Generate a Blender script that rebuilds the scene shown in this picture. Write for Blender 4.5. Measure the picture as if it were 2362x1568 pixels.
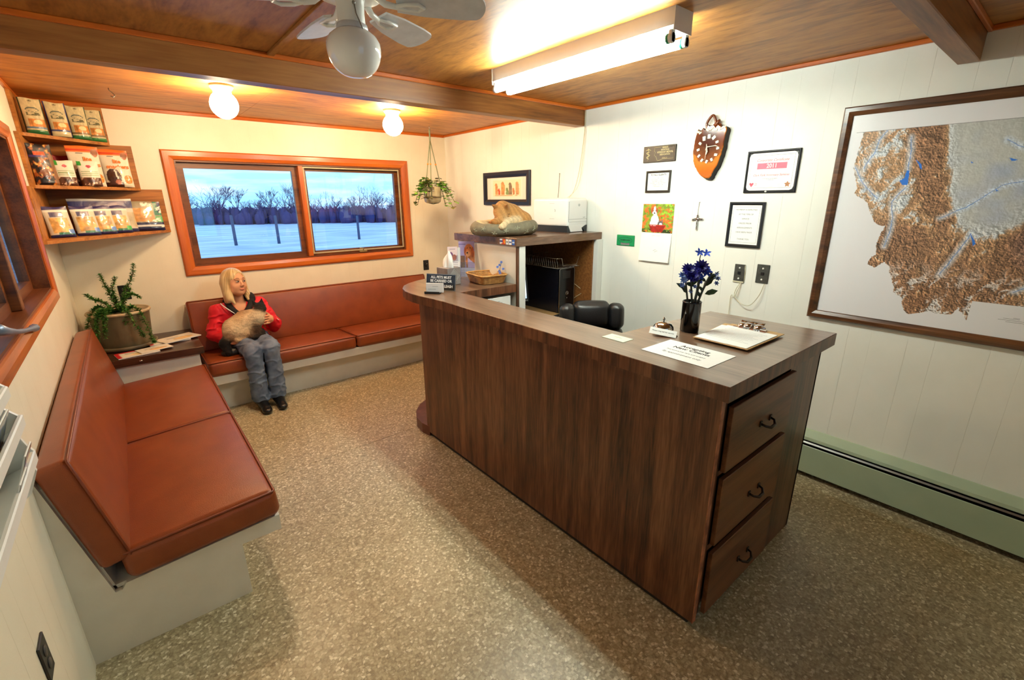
import bpy, bmesh, math, random
import numpy as np
from mathutils import Vector, Matrix
for o in list(bpy.data.objects): bpy.data.objects.remove(o)
scn = bpy.context.scene
COL = scn.collection
# ------------------------------------------------------------------ camera
YAW, PITCH, ROLL, FPX = 0.6894, 0.2979, -0.0073, 1060.26
def cam_axes():
    cy, sy, cp, sp = math.cos(YAW), math.sin(YAW), math.cos(PITCH), math.sin(PITCH)
    f = Vector((sy*cp, cy*cp, -sp)); r = Vector((cy, -sy, 0)); u = r.cross(f)
    c, s = math.cos(ROLL), math.sin(ROLL)
    return c*r+s*u, -s*r+c*u, f
_r, _u, _f = cam_axes()
cd = bpy.data.cameras.new('camera'); cam = bpy.data.objects.new('camera', cd); COL.objects.link(cam)
cd.sensor_fit = 'HORIZONTAL'; cd.sensor_width = 36; cd.lens = 36*FPX/2362; cd.clip_start = .02; cd.clip_end = 300
_m = Matrix((_r, _u, -_f)).transposed().to_4x4(); _m.translation = (-2.9178, -4.6799, 1.6)
cam.matrix_world = _m; scn.camera = cam
# ------------------------------------------------------------------ view, light levels
scn.view_settings.view_transform = 'Standard'; scn.view_settings.look = 'None'
scn.view_settings.gamma = 1; scn.view_settings.use_curve_mapping = False
scn.view_settings.exposure = 0.0
try:
    scn.cycles.use_denoising = True; scn.cycles.max_bounces = 8; scn.cycles.diffuse_bounces = 4
    scn.cycles.glossy_bounces = 4; scn.cycles.transparent_max_bounces = 16; scn.cycles.sample_clamp_indirect = 6
    scn.cycles.caustics_reflective = False; scn.cycles.caustics_refractive = False
except Exception: pass
TUBE_STRENGTH = 118.0; TUBE_COLOR = (.88, 1.0, .90)
BULB_STRENGTH = 195.0; BULB_COLOR = (1.0, .76, .45)
def lin(c):
    return tuple((x/255/12.92 if x/255 <= .04045 else ((x/255+.055)/1.055)**2.4) for x in c)
w = bpy.data.worlds.new('dusk_sky'); scn.world = w; w.use_nodes = True
nt = w.node_tree; nt.nodes.clear()
def N(nt, t, **k):
    n = nt.nodes.new(t)
    for a, b in k.items():
        if a.startswith('i_'): n.inputs[a[2:].replace('_', ' ')].default_value = b
        else: setattr(n, a, b)
    return n
def ramp(nt, stops, interp='LINEAR'):
    n = nt.nodes.new('ShaderNodeValToRGB'); e = n.color_ramp.elements; n.color_ramp.interpolation = interp
    while len(e) < len(stops): e.new(.5)
    for q, (p, c) in zip(e, stops): q.position = p; q.color = (*c, 1) if len(c) == 3 else c
    return n
L = nt.links.new
tc = N(nt, 'ShaderNodeTexCoord'); sp = N(nt, 'ShaderNodeSeparateXYZ'); L(tc.outputs['Generated'], sp.inputs[0])
rp = ramp(nt, [(0.0, lin((130, 195, 250))), (.5, lin((150, 214, 255))), (.53, lin((160, 226, 255))), (.6, lin((146, 214, 255))), (.8, lin((118, 190, 252))), (1, lin((96, 172, 246)))])
mr = N(nt, 'ShaderNodeMapRange'); mr.inputs[1].default_value = -1; mr.inputs[2].default_value = 1
L(sp.outputs['Z'], mr.inputs[0]); L(mr.outputs[0], rp.inputs[0])
mp = N(nt, 'ShaderNodeMapping'); mp.inputs['Scale'].default_value = (3, 3, 22); L(tc.outputs['Generated'], mp.inputs[0])
nz = N(nt, 'ShaderNodeTexNoise'); nz.inputs['Scale'].default_value = 1.6; nz.inputs['Detail'].default_value = 5; L(mp.outputs[0], nz.inputs['Vector'])
cr = ramp(nt, [(.45, (0, 0, 0)), (.7, (1, 1, 1))]); L(nz.outputs['Fac'], cr.inputs[0])
mx = N(nt, 'ShaderNodeMixRGB'); mx.inputs[2].default_value = (*lin((225, 240, 255)), 1); L(cr.outputs[0], mx.inputs[0]); L(rp.outputs[0], mx.inputs[1])
bg = N(nt, 'ShaderNodeBackground'); bg.inputs[1].default_value = 1.9; L(mx.outputs[0], bg.inputs[0])
wo = N(nt, 'ShaderNodeOutputWorld'); L(bg.outputs[0], wo.inputs[0])
# ------------------------------------------------------------------ materials
MATS = {}
def newmat(name):
    m = bpy.data.materials.new(name); m.use_nodes = True; MATS[name] = m
    nt = m.node_tree; b = nt.nodes['Principled BSDF']; return m, nt, b
def pm(name, c, rough=.5, metal=0, spec=.5, c2=None, ns=30, stretch=None, bump=0, bs=None, coat=0, detail=4):
    """plain procedural material: colour varied by noise between c and c2, noise bump"""
    m, nt, b = newmat(name); L = nt.links.new
    b.inputs['Roughness'].default_value = rough; b.inputs['Metallic'].default_value = metal
    b.inputs['Specular IOR Level'].default_value = spec; b.inputs['Coat Weight'].default_value = coat
    b.inputs['Coat Roughness'].default_value = .1
    tc = N(nt, 'ShaderNodeTexCoord'); mp = N(nt, 'ShaderNodeMapping'); L(tc.outputs['Object'], mp.inputs[0])
    if stretch: mp.inputs['Scale'].default_value = stretch
    n = N(nt, 'ShaderNodeTexNoise'); n.inputs['Scale'].default_value = ns; n.inputs['Detail'].default_value = detail
    L(mp.outputs[0], n.inputs['Vector'])
    if c2 is None: c2 = tuple(max(0, x*.93) for x in c)
    r = ramp(nt, [(.3, lin(c2)), (.7, lin(c))]); L(n.outputs['Fac'], r.inputs[0]); L(r.outputs[0], b.inputs['Base Color'])
    if bump:
        n2 = N(nt, 'ShaderNodeTexNoise'); n2.inputs['Scale'].default_value = bs or ns; n2.inputs['Detail'].default_value = 3
        L(mp.outputs[0], n2.inputs['Vector'])
        bp = N(nt, 'ShaderNodeBump'); bp.inputs['Strength'].default_value = bump; bp.inputs['Distance'].default_value = .004
        L(n2.outputs['Fac'], bp.inputs['Height']); L(bp.outputs[0], b.inputs['Normal'])
    return m
def wood(name, dark, mid, light, axis='x', scale=1.0, rough=.4, spec=.5, grain=1.0, coat=0, bump=.08):
    m, nt, b = newmat(name); L = nt.links.new
    b.inputs['Roughness'].default_value = rough; b.inputs['Specular IOR Level'].default_value = spec
    b.inputs['Coat Weight'].default_value = coat; b.inputs['Coat Roughness'].default_value = .18
    tc = N(nt, 'ShaderNodeTexCoord'); mp = N(nt, 'ShaderNodeMapping'); L(tc.outputs['Object'], mp.inputs[0])
    lg = .22 if 'plywood' in name else .07
    s = {'x': (lg, 1, 1), 'y': (1, lg, 1), 'z': (1, 1, lg)}[axis]
    mp.inputs['Scale'].default_value = tuple(q*scale for q in s)
    n = N(nt, 'ShaderNodeTexNoise'); n.inputs['Scale'].default_value = 14; n.inputs['Detail'].default_value = 6; n.inputs['Distortion'].default_value = 1.6 if 'plywood' in name else .7
    n3 = N(nt, 'ShaderNodeTexNoise'); n3.inputs['Scale'].default_value = 110; n3.inputs['Detail'].default_value = 2
    L(mp.outputs[0], n.inputs['Vector']); L(mp.outputs[0], n3.inputs['Vector'])
    ma = N(nt, 'ShaderNodeMath', operation='MULTIPLY_ADD'); ma.inputs[1].default_value = .45*grain; L(n3.outputs['Fac'], ma.inputs[0])
    sb = N(nt, 'ShaderNodeMath', operation='SUBTRACT'); sb.inputs[1].default_value = .225*grain; L(n.outputs['Fac'], sb.inputs[0]); L(sb.outputs[0], ma.inputs[2])
    r = ramp(nt, [(.28, lin(dark)), (.5, lin(mid)), (.72, lin(light))]); L(ma.outputs[0], r.inputs[0]); L(r.outputs[0], b.inputs['Base Color'])
    if bump:
        bp = N(nt, 'ShaderNodeBump'); bp.inputs['Strength'].default_value = bump; bp.inputs['Distance'].default_value = .002
        L(ma.outputs[0], bp.inputs['Height']); L(bp.outputs[0], b.inputs['Normal'])
    return m
def emat(name, c, s):
    m, nt, b = newmat(name)
    b.inputs['Base Color'].default_value = (1, 1, 1, 1)
    b.inputs['Emission Color'].default_value = (*c, 1); b.inputs['Emission Strength'].default_value = s
    return m
def vmat(name, rough=.5, spec=.5, coat=0, noise=0, ns=60, sheen=0, stretch=None, bump=0):
    """colour comes from the mesh's printed / fur colours"""
    m, nt, b = newmat(name); L = nt.links.new
    a = N(nt, 'ShaderNodeAttribute', attribute_name='Col')
    b.inputs['Roughness'].default_value = rough; b.inputs['Specular IOR Level'].default_value = spec; b.inputs['Coat Weight'].default_value = coat
    b.inputs['Sheen Weight'].default_value = sheen
    if noise or bump:
        tc = N(nt, 'ShaderNodeTexCoord'); mp = N(nt, 'ShaderNodeMapping'); L(tc.outputs['Object'], mp.inputs[0])
        if stretch: mp.inputs['Scale'].default_value = stretch
        n = N(nt, 'ShaderNodeTexNoise'); n.inputs['Scale'].default_value = ns; n.inputs['Detail'].default_value = 4; L(mp.outputs[0], n.inputs['Vector'])
        r = ramp(nt, [(.3, (1-noise,)*3), (.7, (1, 1, 1))]); L(n.outputs['Fac'], r.inputs[0])
        x = N(nt, 'ShaderNodeMixRGB', blend_type='MULTIPLY'); x.inputs[0].default_value = 1
        L(a.outputs['Color'], x.inputs[1]); L(r.outputs[0], x.inputs[2]); L(x.outputs[0], b.inputs['Base Color'])
        if bump:
            bp = N(nt, 'ShaderNodeBump'); bp.inputs['Strength'].default_value = bump; bp.inputs['Distance'].default_value = .004
            L(n.outputs['Fac'], bp.inputs['Height']); L(bp.outputs[0], b.inputs['Normal'])
    else: L(a.outputs['Color'], b.inputs['Base Color'])
    return m
def glassmat(name, tint=(1, 1, 1), refl=.08, rough=0.0):
    m = bpy.data.materials.new(name); m.use_nodes = True; nt = m.node_tree; nt.nodes.clear(); L = nt.links.new; MATS[name] = m
    t = N(nt, 'ShaderNodeBsdfTransparent'); t.inputs[0].default_value = (*tint, 1)
    g = N(nt, 'ShaderNodeBsdfGlossy'); g.inputs['Roughness'].default_value = rough
    lw = N(nt, 'ShaderNodeLayerWeight'); lw.inputs[0].default_value = .25
    mr = N(nt, 'ShaderNodeMapRange'); mr.inputs[3].default_value = refl; mr.inputs[4].default_value = .7; L(lw.outputs['Fresnel'], mr.inputs[0])
    x = N(nt, 'ShaderNodeMixShader'); L(mr.outputs[0], x.inputs[0]); L(t.outputs[0], x.inputs[1]); L(g.outputs[0], x.inputs[2])
    o = N(nt, 'ShaderNodeOutputMaterial'); L(x.outputs[0], o.inputs[0]); return m

WALL = pm('cream_paint', (240, 232, 210), .42, c2=(235, 226, 203), ns=6, bump=.12, bs=140, spec=.4)
WALLR = pm('white_paint', (242, 242, 234), .42, c2=(238, 238, 229), ns=6, bump=.1, bs=140, spec=.4)
CEIL = wood('plywood_ceiling', (126, 75, 27), (166, 109, 46), (186, 129, 60), 'y', .8, .42, .45, .9)
CEILX = wood('plywood_ceiling_across', (150, 86, 30), (190, 118, 46), (206, 136, 58), 'x', .8, .42, .45, .9)
TRIMW = wood('orange_stained_trim', (158, 74, 20), (196, 98, 28), (212, 118, 40), 'x', 1, .3, .5, .6, coat=.3)
TRIMZ = wood('orange_stained_trim_upright', (158, 74, 20), (196, 98, 28), (212, 118, 40), 'z', 1, .3, .5, .6, coat=.3)
SASH = wood('brown_sash_wood', (74, 38, 14), (110, 60, 24), (130, 76, 32), 'x', 1, .4)
BEAMW = wood('beam_wood', (98, 58, 24), (150, 95, 44), (174, 118, 60), 'x', .8, .4, .5, .7)
SHELFW = wood('honey_shelf_wood', (128, 76, 26), (172, 108, 44), (192, 128, 58), 'x', 1, .45)
LAM = wood('walnut_laminate', (52, 29, 16), (96, 57, 34), (126, 83, 54), 'z', 1.3, .34, .5, 1.2)
LAMT = wood('walnut_laminate_top', (84, 62, 46), (110, 84, 64), (130, 102, 80), 'y', 1.3, .3, 1.0, 1.0, bump=.03, coat=.35)
LAMX = wood('walnut_laminate_across', (72, 48, 33), (100, 70, 50), (122, 88, 66), 'x', 1.3, .27, .8, 1.2, bump=.04)
DRAWW = wood('drawer_walnut', (80, 46, 24), (112, 68, 38), (130, 84, 50), 'x', 1.2, .38, .5, .7)
COPPER = pm('worn_edge_strip', (196, 124, 86), .35, c2=(120, 66, 44), ns=24)
DARK = pm('dark_recess', (26, 18, 14), .6)
LEATH = pm('rust_vinyl', (144, 69, 29), .33, c2=(126, 57, 23), ns=9, bump=.25, bs=320, spec=.5)
LEATHS = pm('rust_vinyl_piping', (126, 55, 24), .4, bump=.1)
BASEW = pm('white_base_paint', (232, 228, 216), .4, c2=(222, 218, 205), ns=8, bump=.1, bs=90)
WHITE = pm('white_enamel', (234, 234, 228), .3, c2=(231, 231, 225))
WPLAST = pm('white_plastic', (238, 240, 238), .32, c2=(236, 238, 236))
PAPER = pm('paper', (246, 246, 242), .6, spec=.2, c2=(244, 244, 240))
BLACK = pm('black_plastic', (18, 18, 20), .35)
GLOSSB = pm('gloss_black', (9, 9, 13), .14, spec=.35)
BLEATH = pm('black_leather', (22, 22, 24), .36, bump=.3, bs=260, spec=.55)
CHROME = pm('chrome', (225, 225, 225), .12, 1)
STEEL = pm('brushed_steel', (150, 148, 142), .35, 1)
BRONZE = pm('dark_bronze', (60, 48, 40), .35, .8)
GREY = pm('grey_metal', (138, 150, 172), .35, .5)
IVORY = pm('ivory_cord', (214, 208, 180), .5)
HEAT = pm('pale_green_enamel', (170, 186, 160), .35, c2=(160, 176, 150), ns=5)
DKWALN = wood('dark_walnut_frame', (46, 26, 12), (84, 50, 26), (112, 72, 40), 'y', 1.4, .3, coat=.3)
FRBLK = pm('black_frame', (26, 25, 26), .3)
MAROON = pm('maroon_laminate', (104, 58, 44), .35, c2=(78, 40, 32), ns=18)
TAN = pm('tan_desk', (196, 156, 104), .45, c2=(180, 138, 88), ns=20)
PBOARD = pm('particle_board', (150, 98, 48), .6, c2=(112, 66, 28), ns=70, bump=.2)
PRINT = vmat('printed_paper', .42, .4, coat=.15)
MATTEP = vmat('printed_matte', .55, .3)
FOIL = vmat('glossy_printed_foil', .34, .5, coat=.25, bump=.6, ns=26)
FUR = vmat('fur', .75, .2, noise=.28, ns=120, sheen=.08, bump=.6)
SKIN = vmat('skin', .5, .35)
INK = pm('black_ink', (24, 24, 26), .6)
INKG = pm('grey_ink', (120, 122, 126), .6)
INKR = pm('red_ink', (214, 92, 110), .6)
INKP = pm('pink_band_ink', (238, 120, 142), .6)
INKO = pm('orange_ink', (240, 120, 20), .6)
INKW = pm('white_ink', (240, 240, 236), .5)
INKN = pm('navy_ink', (24, 26, 84), .4)
GOLDI = pm('pale_gold_ink', (214, 200, 150), .4)
FABR = pm('red_softshell', (226, 24, 46), .6, c2=(206, 16, 36), ns=24, bump=.35, bs=30)
FLEECE = pm('black_fleece', (16, 15, 18), .85, bump=.3, bs=160)
DENIM = pm('blue_denim', (120, 136, 158), .75, c2=(74, 90, 116), ns=16, bump=.35, bs=260)
BOOT = pm('black_boot_leather', (16, 15, 16), .28)
SOIL = pm('potting_soil', (58, 42, 28), .9, bump=.5, bs=80)
POTM = pm('stoneware_pot', (124, 112, 84), .5, c2=(98, 86, 62), ns=9)
POTR = pm('pale_pot_rim', (206, 186, 150), .45, c2=(176, 150, 112), ns=30)
LEAFG = pm('fern_green', (86, 140, 58), .5, c2=(50, 98, 38), ns=14)
IVYG = pm('ivy_green', (140, 204, 66), .45, c2=(84, 140, 44), ns=30)
IVYD = pm('dull_ivy', (150, 148, 84), .5, c2=(104, 98, 56), ns=30)
STEM = pm('plant_stem', (92, 88, 48), .6)
MACR = pm('sage_cord', (124, 132, 104), .8)
BEADO = pm('amber_bead', (214, 138, 40), .3)
GLASSP = pm('mottled_glass_pot', (206, 196, 160), .15, c2=(170, 158, 120), ns=20)
WICK = pm('wicker', (206, 158, 92), .5, c2=(160, 108, 52), ns=40)
BEDF = pm('sage_bed_fabric', (124, 118, 96), .85, c2=(104, 98, 80), ns=30, bump=.2, bs=200)
BEDL = pm('cream_fleece', (214, 196, 152), .9, bump=.4, bs=120)
GREENP = pm('green_sign_plastic', (18, 146, 88), .35)
SNOW = pm('snow', (240, 242, 246), .7, c2=(176, 184, 206), ns=1.1, stretch=(.35, 1.6, 1), bump=.4, bs=2)
POSTM = pm('weathered_post', (78, 88, 118), .8)
BRUSH = pm('bare_brush', (66, 62, 116), .9)
PGLASS = glassmat('window_glass', (.95, .98, 1.0), .05)
ACRYL = glassmat('clear_acrylic', (.96, .96, 1), .10)
MILK = pm('opal_glass', (244, 244, 242), .1, coat=.5, c2=(242, 242, 240))
TUBEM = emat('lit_fluorescent_tube', TUBE_COLOR, TUBE_STRENGTH)
BULBM = emat('lit_opal_globe', BULB_COLOR, BULB_STRENGTH)
SCREEN = emat('lit_screen', (.75, .85, 1), .9)
# floor: vinyl with printed stone chips
m, nt, b = newmat('chip_vinyl'); L = nt.links.new; FLOORM = m
b.inputs['Roughness'].default_value = .36; b.inputs['Specular IOR Level'].default_value = .45
tc = N(nt, 'ShaderNodeTexCoord')
wn = N(nt, 'ShaderNodeTexNoise'); wn.inputs['Scale'].default_value = 22; L(tc.outputs['Object'], wn.inputs['Vector'])
mv = N(nt, 'ShaderNodeMixRGB'); mv.inputs[0].default_value = .022; L(tc.outputs['Object'], mv.inputs[1]); L(wn.outputs['Color'], mv.inputs[2])
vo = N(nt, 'ShaderNodeTexVoronoi', distance='CHEBYCHEV'); vo.inputs['Scale'].default_value = 104; L(mv.outputs[0], vo.inputs['Vector'])
sx = N(nt, 'ShaderNodeSeparateXYZ'); L(vo.outputs['Color'], sx.inputs[0])
r1 = ramp(nt, [(0, lin((150, 138, 110))), (.3, lin((176, 164, 132))), (.68, lin((188, 176, 143))), (.86, lin((206, 195, 162))), (1, lin((238, 232, 206)))]); L(sx.outputs[0], r1.inputs[0])
r2 = ramp(nt, [(.30, (1, 1, 1)), (.62, (.66, .63, .58))]); L(vo.outputs['Distance'], r2.inputs[0])
vo.inputs['Randomness'].default_value = 1
x = N(nt, 'ShaderNodeMixRGB', blend_type='MULTIPLY'); x.inputs[0].default_value = .8; L(r1.outputs[0], x.inputs[1]); L(r2.outputs[0], x.inputs[2])
ln = N(nt, 'ShaderNodeTexNoise'); ln.inputs['Scale'].default_value = 1.3; L(tc.outputs['Object'], ln.inputs['Vector'])
r3 = ramp(nt, [(.3, (.86, .84, .8)), (.7, (1, 1, 1))]); L(ln.outputs['Fac'], r3.inputs[0])
x2 = N(nt, 'ShaderNodeMixRGB', blend_type='MULTIPLY'); x2.inputs[0].default_value = 1; L(x.outputs[0], x2.inputs[1]); L(r3.outputs[0], x2.inputs[2]); L(x2.outputs[0], b.inputs['Base Color'])
bp = N(nt, 'ShaderNodeBump'); bp.inputs['Strength'].default_value = .15; bp.inputs['Distance'].default_value = .002; L(sx.outputs[0], bp.inputs['Height']); L(bp.outputs[0], b.inputs['Normal'])
# ------------------------------------------------------------------ mesh tools
def box_geo(x0, x1, y0, y1, z0, z1, bev=0, seg=1):
    if bev <= 0:
        v = [(x, y, z) for x in (x0, x1) for y in (y0, y1) for z in (z0, z1)]
        return v, [(0, 1, 3, 2), (4, 6, 7, 5), (0, 4, 5, 1), (2, 3, 7, 6), (0, 2, 6, 4), (1, 5, 7, 3)]
    bm = bmesh.new(); bmesh.ops.create_cube(bm, size=1)
    for q in bm.verts: q.co = Vector(((x0+x1)/2+q.co.x*(x1-x0), (y0+y1)/2+q.co.y*(y1-y0), (z0+z1)/2+q.co.z*(z1-z0)))
    bmesh.ops.bevel(bm, geom=bm.edges[:], offset=bev, segments=seg, profile=.5, affect='EDGES')
    bm.verts.index_update(); v = [tuple(q.co) for q in bm.verts]; f = [tuple(q.index for q in p.verts) for p in bm.faces]; bm.free()
    return v, f
class MB:
    def __init__(s): s.v = []; s.f = []; s.mi = []; s.sm = []; s.c = []
    def add(s, v, f, mi=0, smooth=False, M=None, col=None):
        o = len(s.v)
        if M is not None: v = [tuple(M @ Vector(p)) for p in v]
        s.v += [tuple(p) for p in v]; s.f += [tuple(i+o for i in q) for q in f]
        s.mi += [mi]*len(f); s.sm += [smooth]*len(f)
        if col is not None: s.c += [tuple(col)]*len(v) if not hasattr(col[0], '__len__') else [tuple(q) for q in col]
        return s
    def box(s, x0, x1, y0, y1, z0, z1, bev=0, seg=1, mi=0, M=None):
        if x1 < x0: x0, x1 = x1, x0
        if y1 < y0: y0, y1 = y1, y0
        if z1 < z0: z0, z1 = z1, z0
        v, f = box_geo(x0, x1, y0, y1, z0, z1, bev, seg); return s.add(v, f, mi, False, M)
    def prism(s, poly, axis, a, b, mi=0, M=None):
        """extrude a polygon: axis z: poly is (x,y); y: (x,z); x: (y,z)"""
        n = len(poly); g = {'z': lambda p, h: (p[0], p[1], h), 'y': lambda p, h: (p[0], h, p[1]), 'x': lambda p, h: (h, p[0], p[1])}[axis]
        v = [g(p, a) for p in poly]+[g(p, b) for p in poly]
        f = [tuple(range(n))[::-1], tuple(range(n, 2*n))]+[(i, (i+1) % n, (i+1) % n+n, i+n) for i in range(n)]
        return s.add(v, f, mi, False, M)
    def tube(s, pts, r, n=8, closed=False, mi=0, M=None, caps=True):
        P = [Vector(p) for p in pts]; m = len(P); R = r if hasattr(r, '__len__') else [r]*m
        T = []
        for i in range(m):
            a = P[(i-1) % m] if (closed or i > 0) else P[i]; b = P[(i+1) % m] if (closed or i < m-1) else P[i]
            t = (b-a); T.append(t.normalized() if t.length > 1e-9 else Vector((0, 0, 1)))
        ref = Vector((0, 0, 1)) if abs(T[0].z) < .9 else Vector((1, 0, 0))
        u = T[0].cross(ref).normalized(); v = []; f = []
        for i in range(m):
            u = (u-T[i]*u.dot(T[i])); u = u.normalized() if u.length > 1e-9 else T[i].orthogonal().normalized(); w_ = T[i].cross(u)
            for k in range(n):
                a = 2*math.pi*k/n; v.append(tuple(P[i]+(u*math.cos(a)+w_*math.sin(a))*R[i]))
        for i in range(m if closed else m-1):
            j = (i+1) % m
            for k in range(n): f.append((i*n+k, i*n+(k+1) % n, j*n+(k+1) % n, j*n+k))
        if caps and not closed: f += [tuple(range(n))[::-1], tuple(range((m-1)*n, m*n))]
        return s.add(v, f, mi, True, M)
    def lathe(s, prof, n=32, c=(0, 0, 0), mi=0, M=None, sx=1, sy=1):
        v = []; f = []; m = len(prof)
        for r, z in prof:
            for k in range(n):
                a = 2*math.pi*k/n; v.append((c[0]+r*math.cos(a)*sx, c[1]+r*math.sin(a)*sy, c[2]+z))
        for i in range(m-1):
            for k in range(n): f.append((i*n+k, i*n+(k+1) % n, (i+1)*n+(k+1) % n, (i+1)*n+k))
        if prof[0][0] > 1e-6: f.append(tuple(range(n))[::-1])
        if prof[-1][0] > 1e-6: f.append(tuple(range((m-1)*n, m*n)))
        return s.add(v, f, mi, True, M)
    def ball(s, c, r, n=16, mi=0, M=None):
        if not hasattr(r, '__len__'): r = (r, r, r)
        v = []; f = []; m = n//2
        for i in range(m+1):
            t = math.pi*i/m
            for k in range(n):
                a = 2*math.pi*k/n; v.append((c[0]+r[0]*math.sin(t)*math.cos(a), c[1]+r[1]*math.sin(t)*math.sin(a), c[2]+r[2]*math.cos(t)))
        for i in range(m):
            for k in range(n): f.append((i*n+k, (i+1)*n+k, (i+1)*n+(k+1) % n, i*n+(k+1) % n))
        return s.add(v, f, mi, True, M)
    def rbox(s, c, h, r, n=(6, 6, 3), puff=(0, 0, 0), mi=0, M=None):
        """rounded box, faces puffed outwards"""
        h = np.array(h, float); r = min(r, *(h*.99))
        ax = []
        for i in range(3):
            q = h[i]-r; e = [-h[i], -q-r*.62, -q-r*.25, -q]
            ax.append(np.array(sorted(set(np.round(e+list(np.linspace(-q, q, n[i]+1))+[-x for x in e], 6)))))
        v = []; f = []; idx = {}
        def vid(p):
            k = tuple(np.round(p, 5))
            if k not in idx:
                p = np.array(p); inn = np.clip(p, -(h-r), h-r); d = p-inn; l = np.linalg.norm(d)
                q = inn+d/l*r if l > 0 else p
                u = np.clip(p/h, -1, 1)
                for i in range(3):
                    a, b = (i+1) % 3, (i+2) % 3
                    q[i] += puff[i]*np.sign(p[i])*(abs(p[i]) >= h[i]-r*.5)*(1-u[a]**2)**.6*(1-u[b]**2)**.6
                idx[k] = len(v); v.append(tuple(q+np.array(c)))
            return idx[k]
        for i in range(3):
            a, b = (i+1) % 3, (i+2) % 3
            for sg in (-1, 1):
                for p in range(len(ax[a])-1):
                    for q in range(len(ax[b])-1):
                        cs = []
                        for (pp, qq) in ((p, q), (p+1, q), (p+1, q+1), (p, q+1)):
                            w_ = [0, 0, 0]; w_[i] = sg*h[i]; w_[a] = ax[a][pp]; w_[b] = ax[b][qq]; cs.append(vid(w_))
                        f.append(tuple(cs) if sg > 0 else tuple(cs[::-1]))
        return s.add(v, f, mi, True, M)
    def build(s, name, mats, parent=None, origin=None):
        if not isinstance(mats, (list, tuple)): mats = [mats]
        me = bpy.data.meshes.new(name)
        o = bpy.data.objects.new(name, me); COL.objects.link(o)
        off = Vector(origin) if origin is not None else (wloc(parent) if parent is not None else Vector((0, 0, 0)))
        a = np.array(s.v, float)-np.array(off)
        me.from_pydata(a.tolist(), [], s.f)
        for m in mats: me.materials.append(m)
        me.polygons.foreach_set('material_index', s.mi); me.polygons.foreach_set('use_smooth', s.sm)
        if s.c:
            at = me.color_attributes.new('Col', 'FLOAT_COLOR', 'POINT')
            at.data.foreach_set('color', np.c_[np.array(s.c, float)[:, :3], np.ones(len(s.c))].ravel())
        bm = bmesh.new(); bm.from_mesh(me); bmesh.ops.recalc_face_normals(bm, faces=bm.faces[:]); bm.to_mesh(me); bm.free()
        me.update()
        if parent is not None: o.parent = parent
        elif origin is not None: o.location = off
        return o
WL = {}
def wloc(o):
    p = Vector((0, 0, 0))
    while o is not None: p += o.location; o = o.parent
    return p
def tag(o, label, cat, group=None, kind=None):
    o['label'] = label; o['category'] = cat
    if group: o['group'] = group
    if kind: o['kind'] = kind
    return o
def thing(name, label, cat, loc=(0, 0, 0), group=None):
    o = bpy.data.objects.new(name, None); COL.objects.link(o); o.location = loc; o.empty_display_size = .05
    return tag(o, label, cat, group)
def struct(name, mb, mats, parent=None):
    o = mb.build(name, mats, parent)
    if parent is None: o['kind'] = 'structure'
    return o
def lab(o, t): o['label'] = t; return o
def FR(o, x, y): # frame matrix: x,y unit axes at origin o
    x = Vector(x).normalized(); y = Vector(y); z = x.cross(y).normalized(); y = z.cross(x)
    m = Matrix((x, y, z)).transposed().to_4x4(); m.translation = o; return m
def RW(y, z, out=0): return FR((-out, y, z), (0, -1, 0), (0, 0, 1))     # on the right wall
def BW(x, z, out=0): return FR((x, -out, z), (1, 0, 0), (0, 0, 1))      # on the back wall
def RZ(o, deg): return Matrix.Translation(o) @ Matrix.Rotation(math.radians(deg), 4, 'Z')
def text(body, size, M, mat, parent, align='CENTER', name='lettering', shear=0, bold=0, sx=1, space=1):
    cu = bpy.data.curves.new('t', 'FONT'); cu.body = body; cu.size = size; cu.align_x = align; cu.align_y = 'CENTER'
    cu.shear = shear; cu.offset = bold; cu.space_line = space; cu.resolution_u = 2; cu.extrude = .0002
    o = bpy.data.objects.new('t', cu); COL.objects.link(o)
    bpy.context.view_layer.update()
    me = bpy.data.meshes.new_from_object(o.evaluated_get(bpy.context.evaluated_depsgraph_get()))
    bpy.data.objects.remove(o); bpy.data.curves.remove(cu)
    if sx != 1: me.transform(Matrix.Diagonal((sx, 1, 1, 1)))
    me.transform(M); me.transform(Matrix.Translation(-wloc(parent)))
    me.materials.clear(); me.materials.append(mat); me.name = name
    q = bpy.data.objects.new(name, me); COL.objects.link(q); q.parent = parent; return q
def frame_ring(mb, w, h, fw, d, M, mi=0, bev=.004):
    """mitred picture frame in local coords, outer size w x h, profile width fw, depth d"""
    W, H = w/2, h/2
    prof = [(0, 0), (0, d*.8), (bev, d), (fw*.55, d), (fw-bev*.5, d*.72), (fw, d*.6), (fw, 0)]
    v = []; f = []; n = len(prof)
    for (sx, sy) in ((-1, -1), (1, -1), (1, 1), (-1, 1)):
        for (p, q) in prof: v.append((sx*(W-p), sy*(H-p), q))
    for i in range(4):
        j = (i+1) % 4
        for k in range(n): f.append((i*n+k, j*n+k, j*n+(k+1) % n, i*n+(k+1) % n))
    return mb.add(v, f, mi, False, M)
def plate(mb, w, h, z0, z1, M, mi=0, bev=0): return mb.box(-w/2, w/2, -h/2, h/2, z0, z1, bev, 1, mi, M)
def paint_grid(nx, ny, P, cf):
    """grid of (nx x ny) printed cells; P(u,v)->xyz arrays; cf(u,v)->(n,3) sRGB 0..255"""
    u, v = np.meshgrid(np.linspace(0, 1, nx+1), np.linspace(0, 1, ny+1)); u = u.ravel(); v = v.ravel()
    p = np.stack(P(u, v), 1); c = np.clip(cf(u, v), 0, 255)/255.
    c = np.where(c <= .04045, c/12.92, ((c+.055)/1.055)**2.4)
    i = np.arange(nx)[None, :]+(nx+1)*np.arange(ny)[:, None]; i = i.ravel()
    f = np.stack([i, i+1, i+nx+2, i+nx+1], 1)
    return p, f, c
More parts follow.
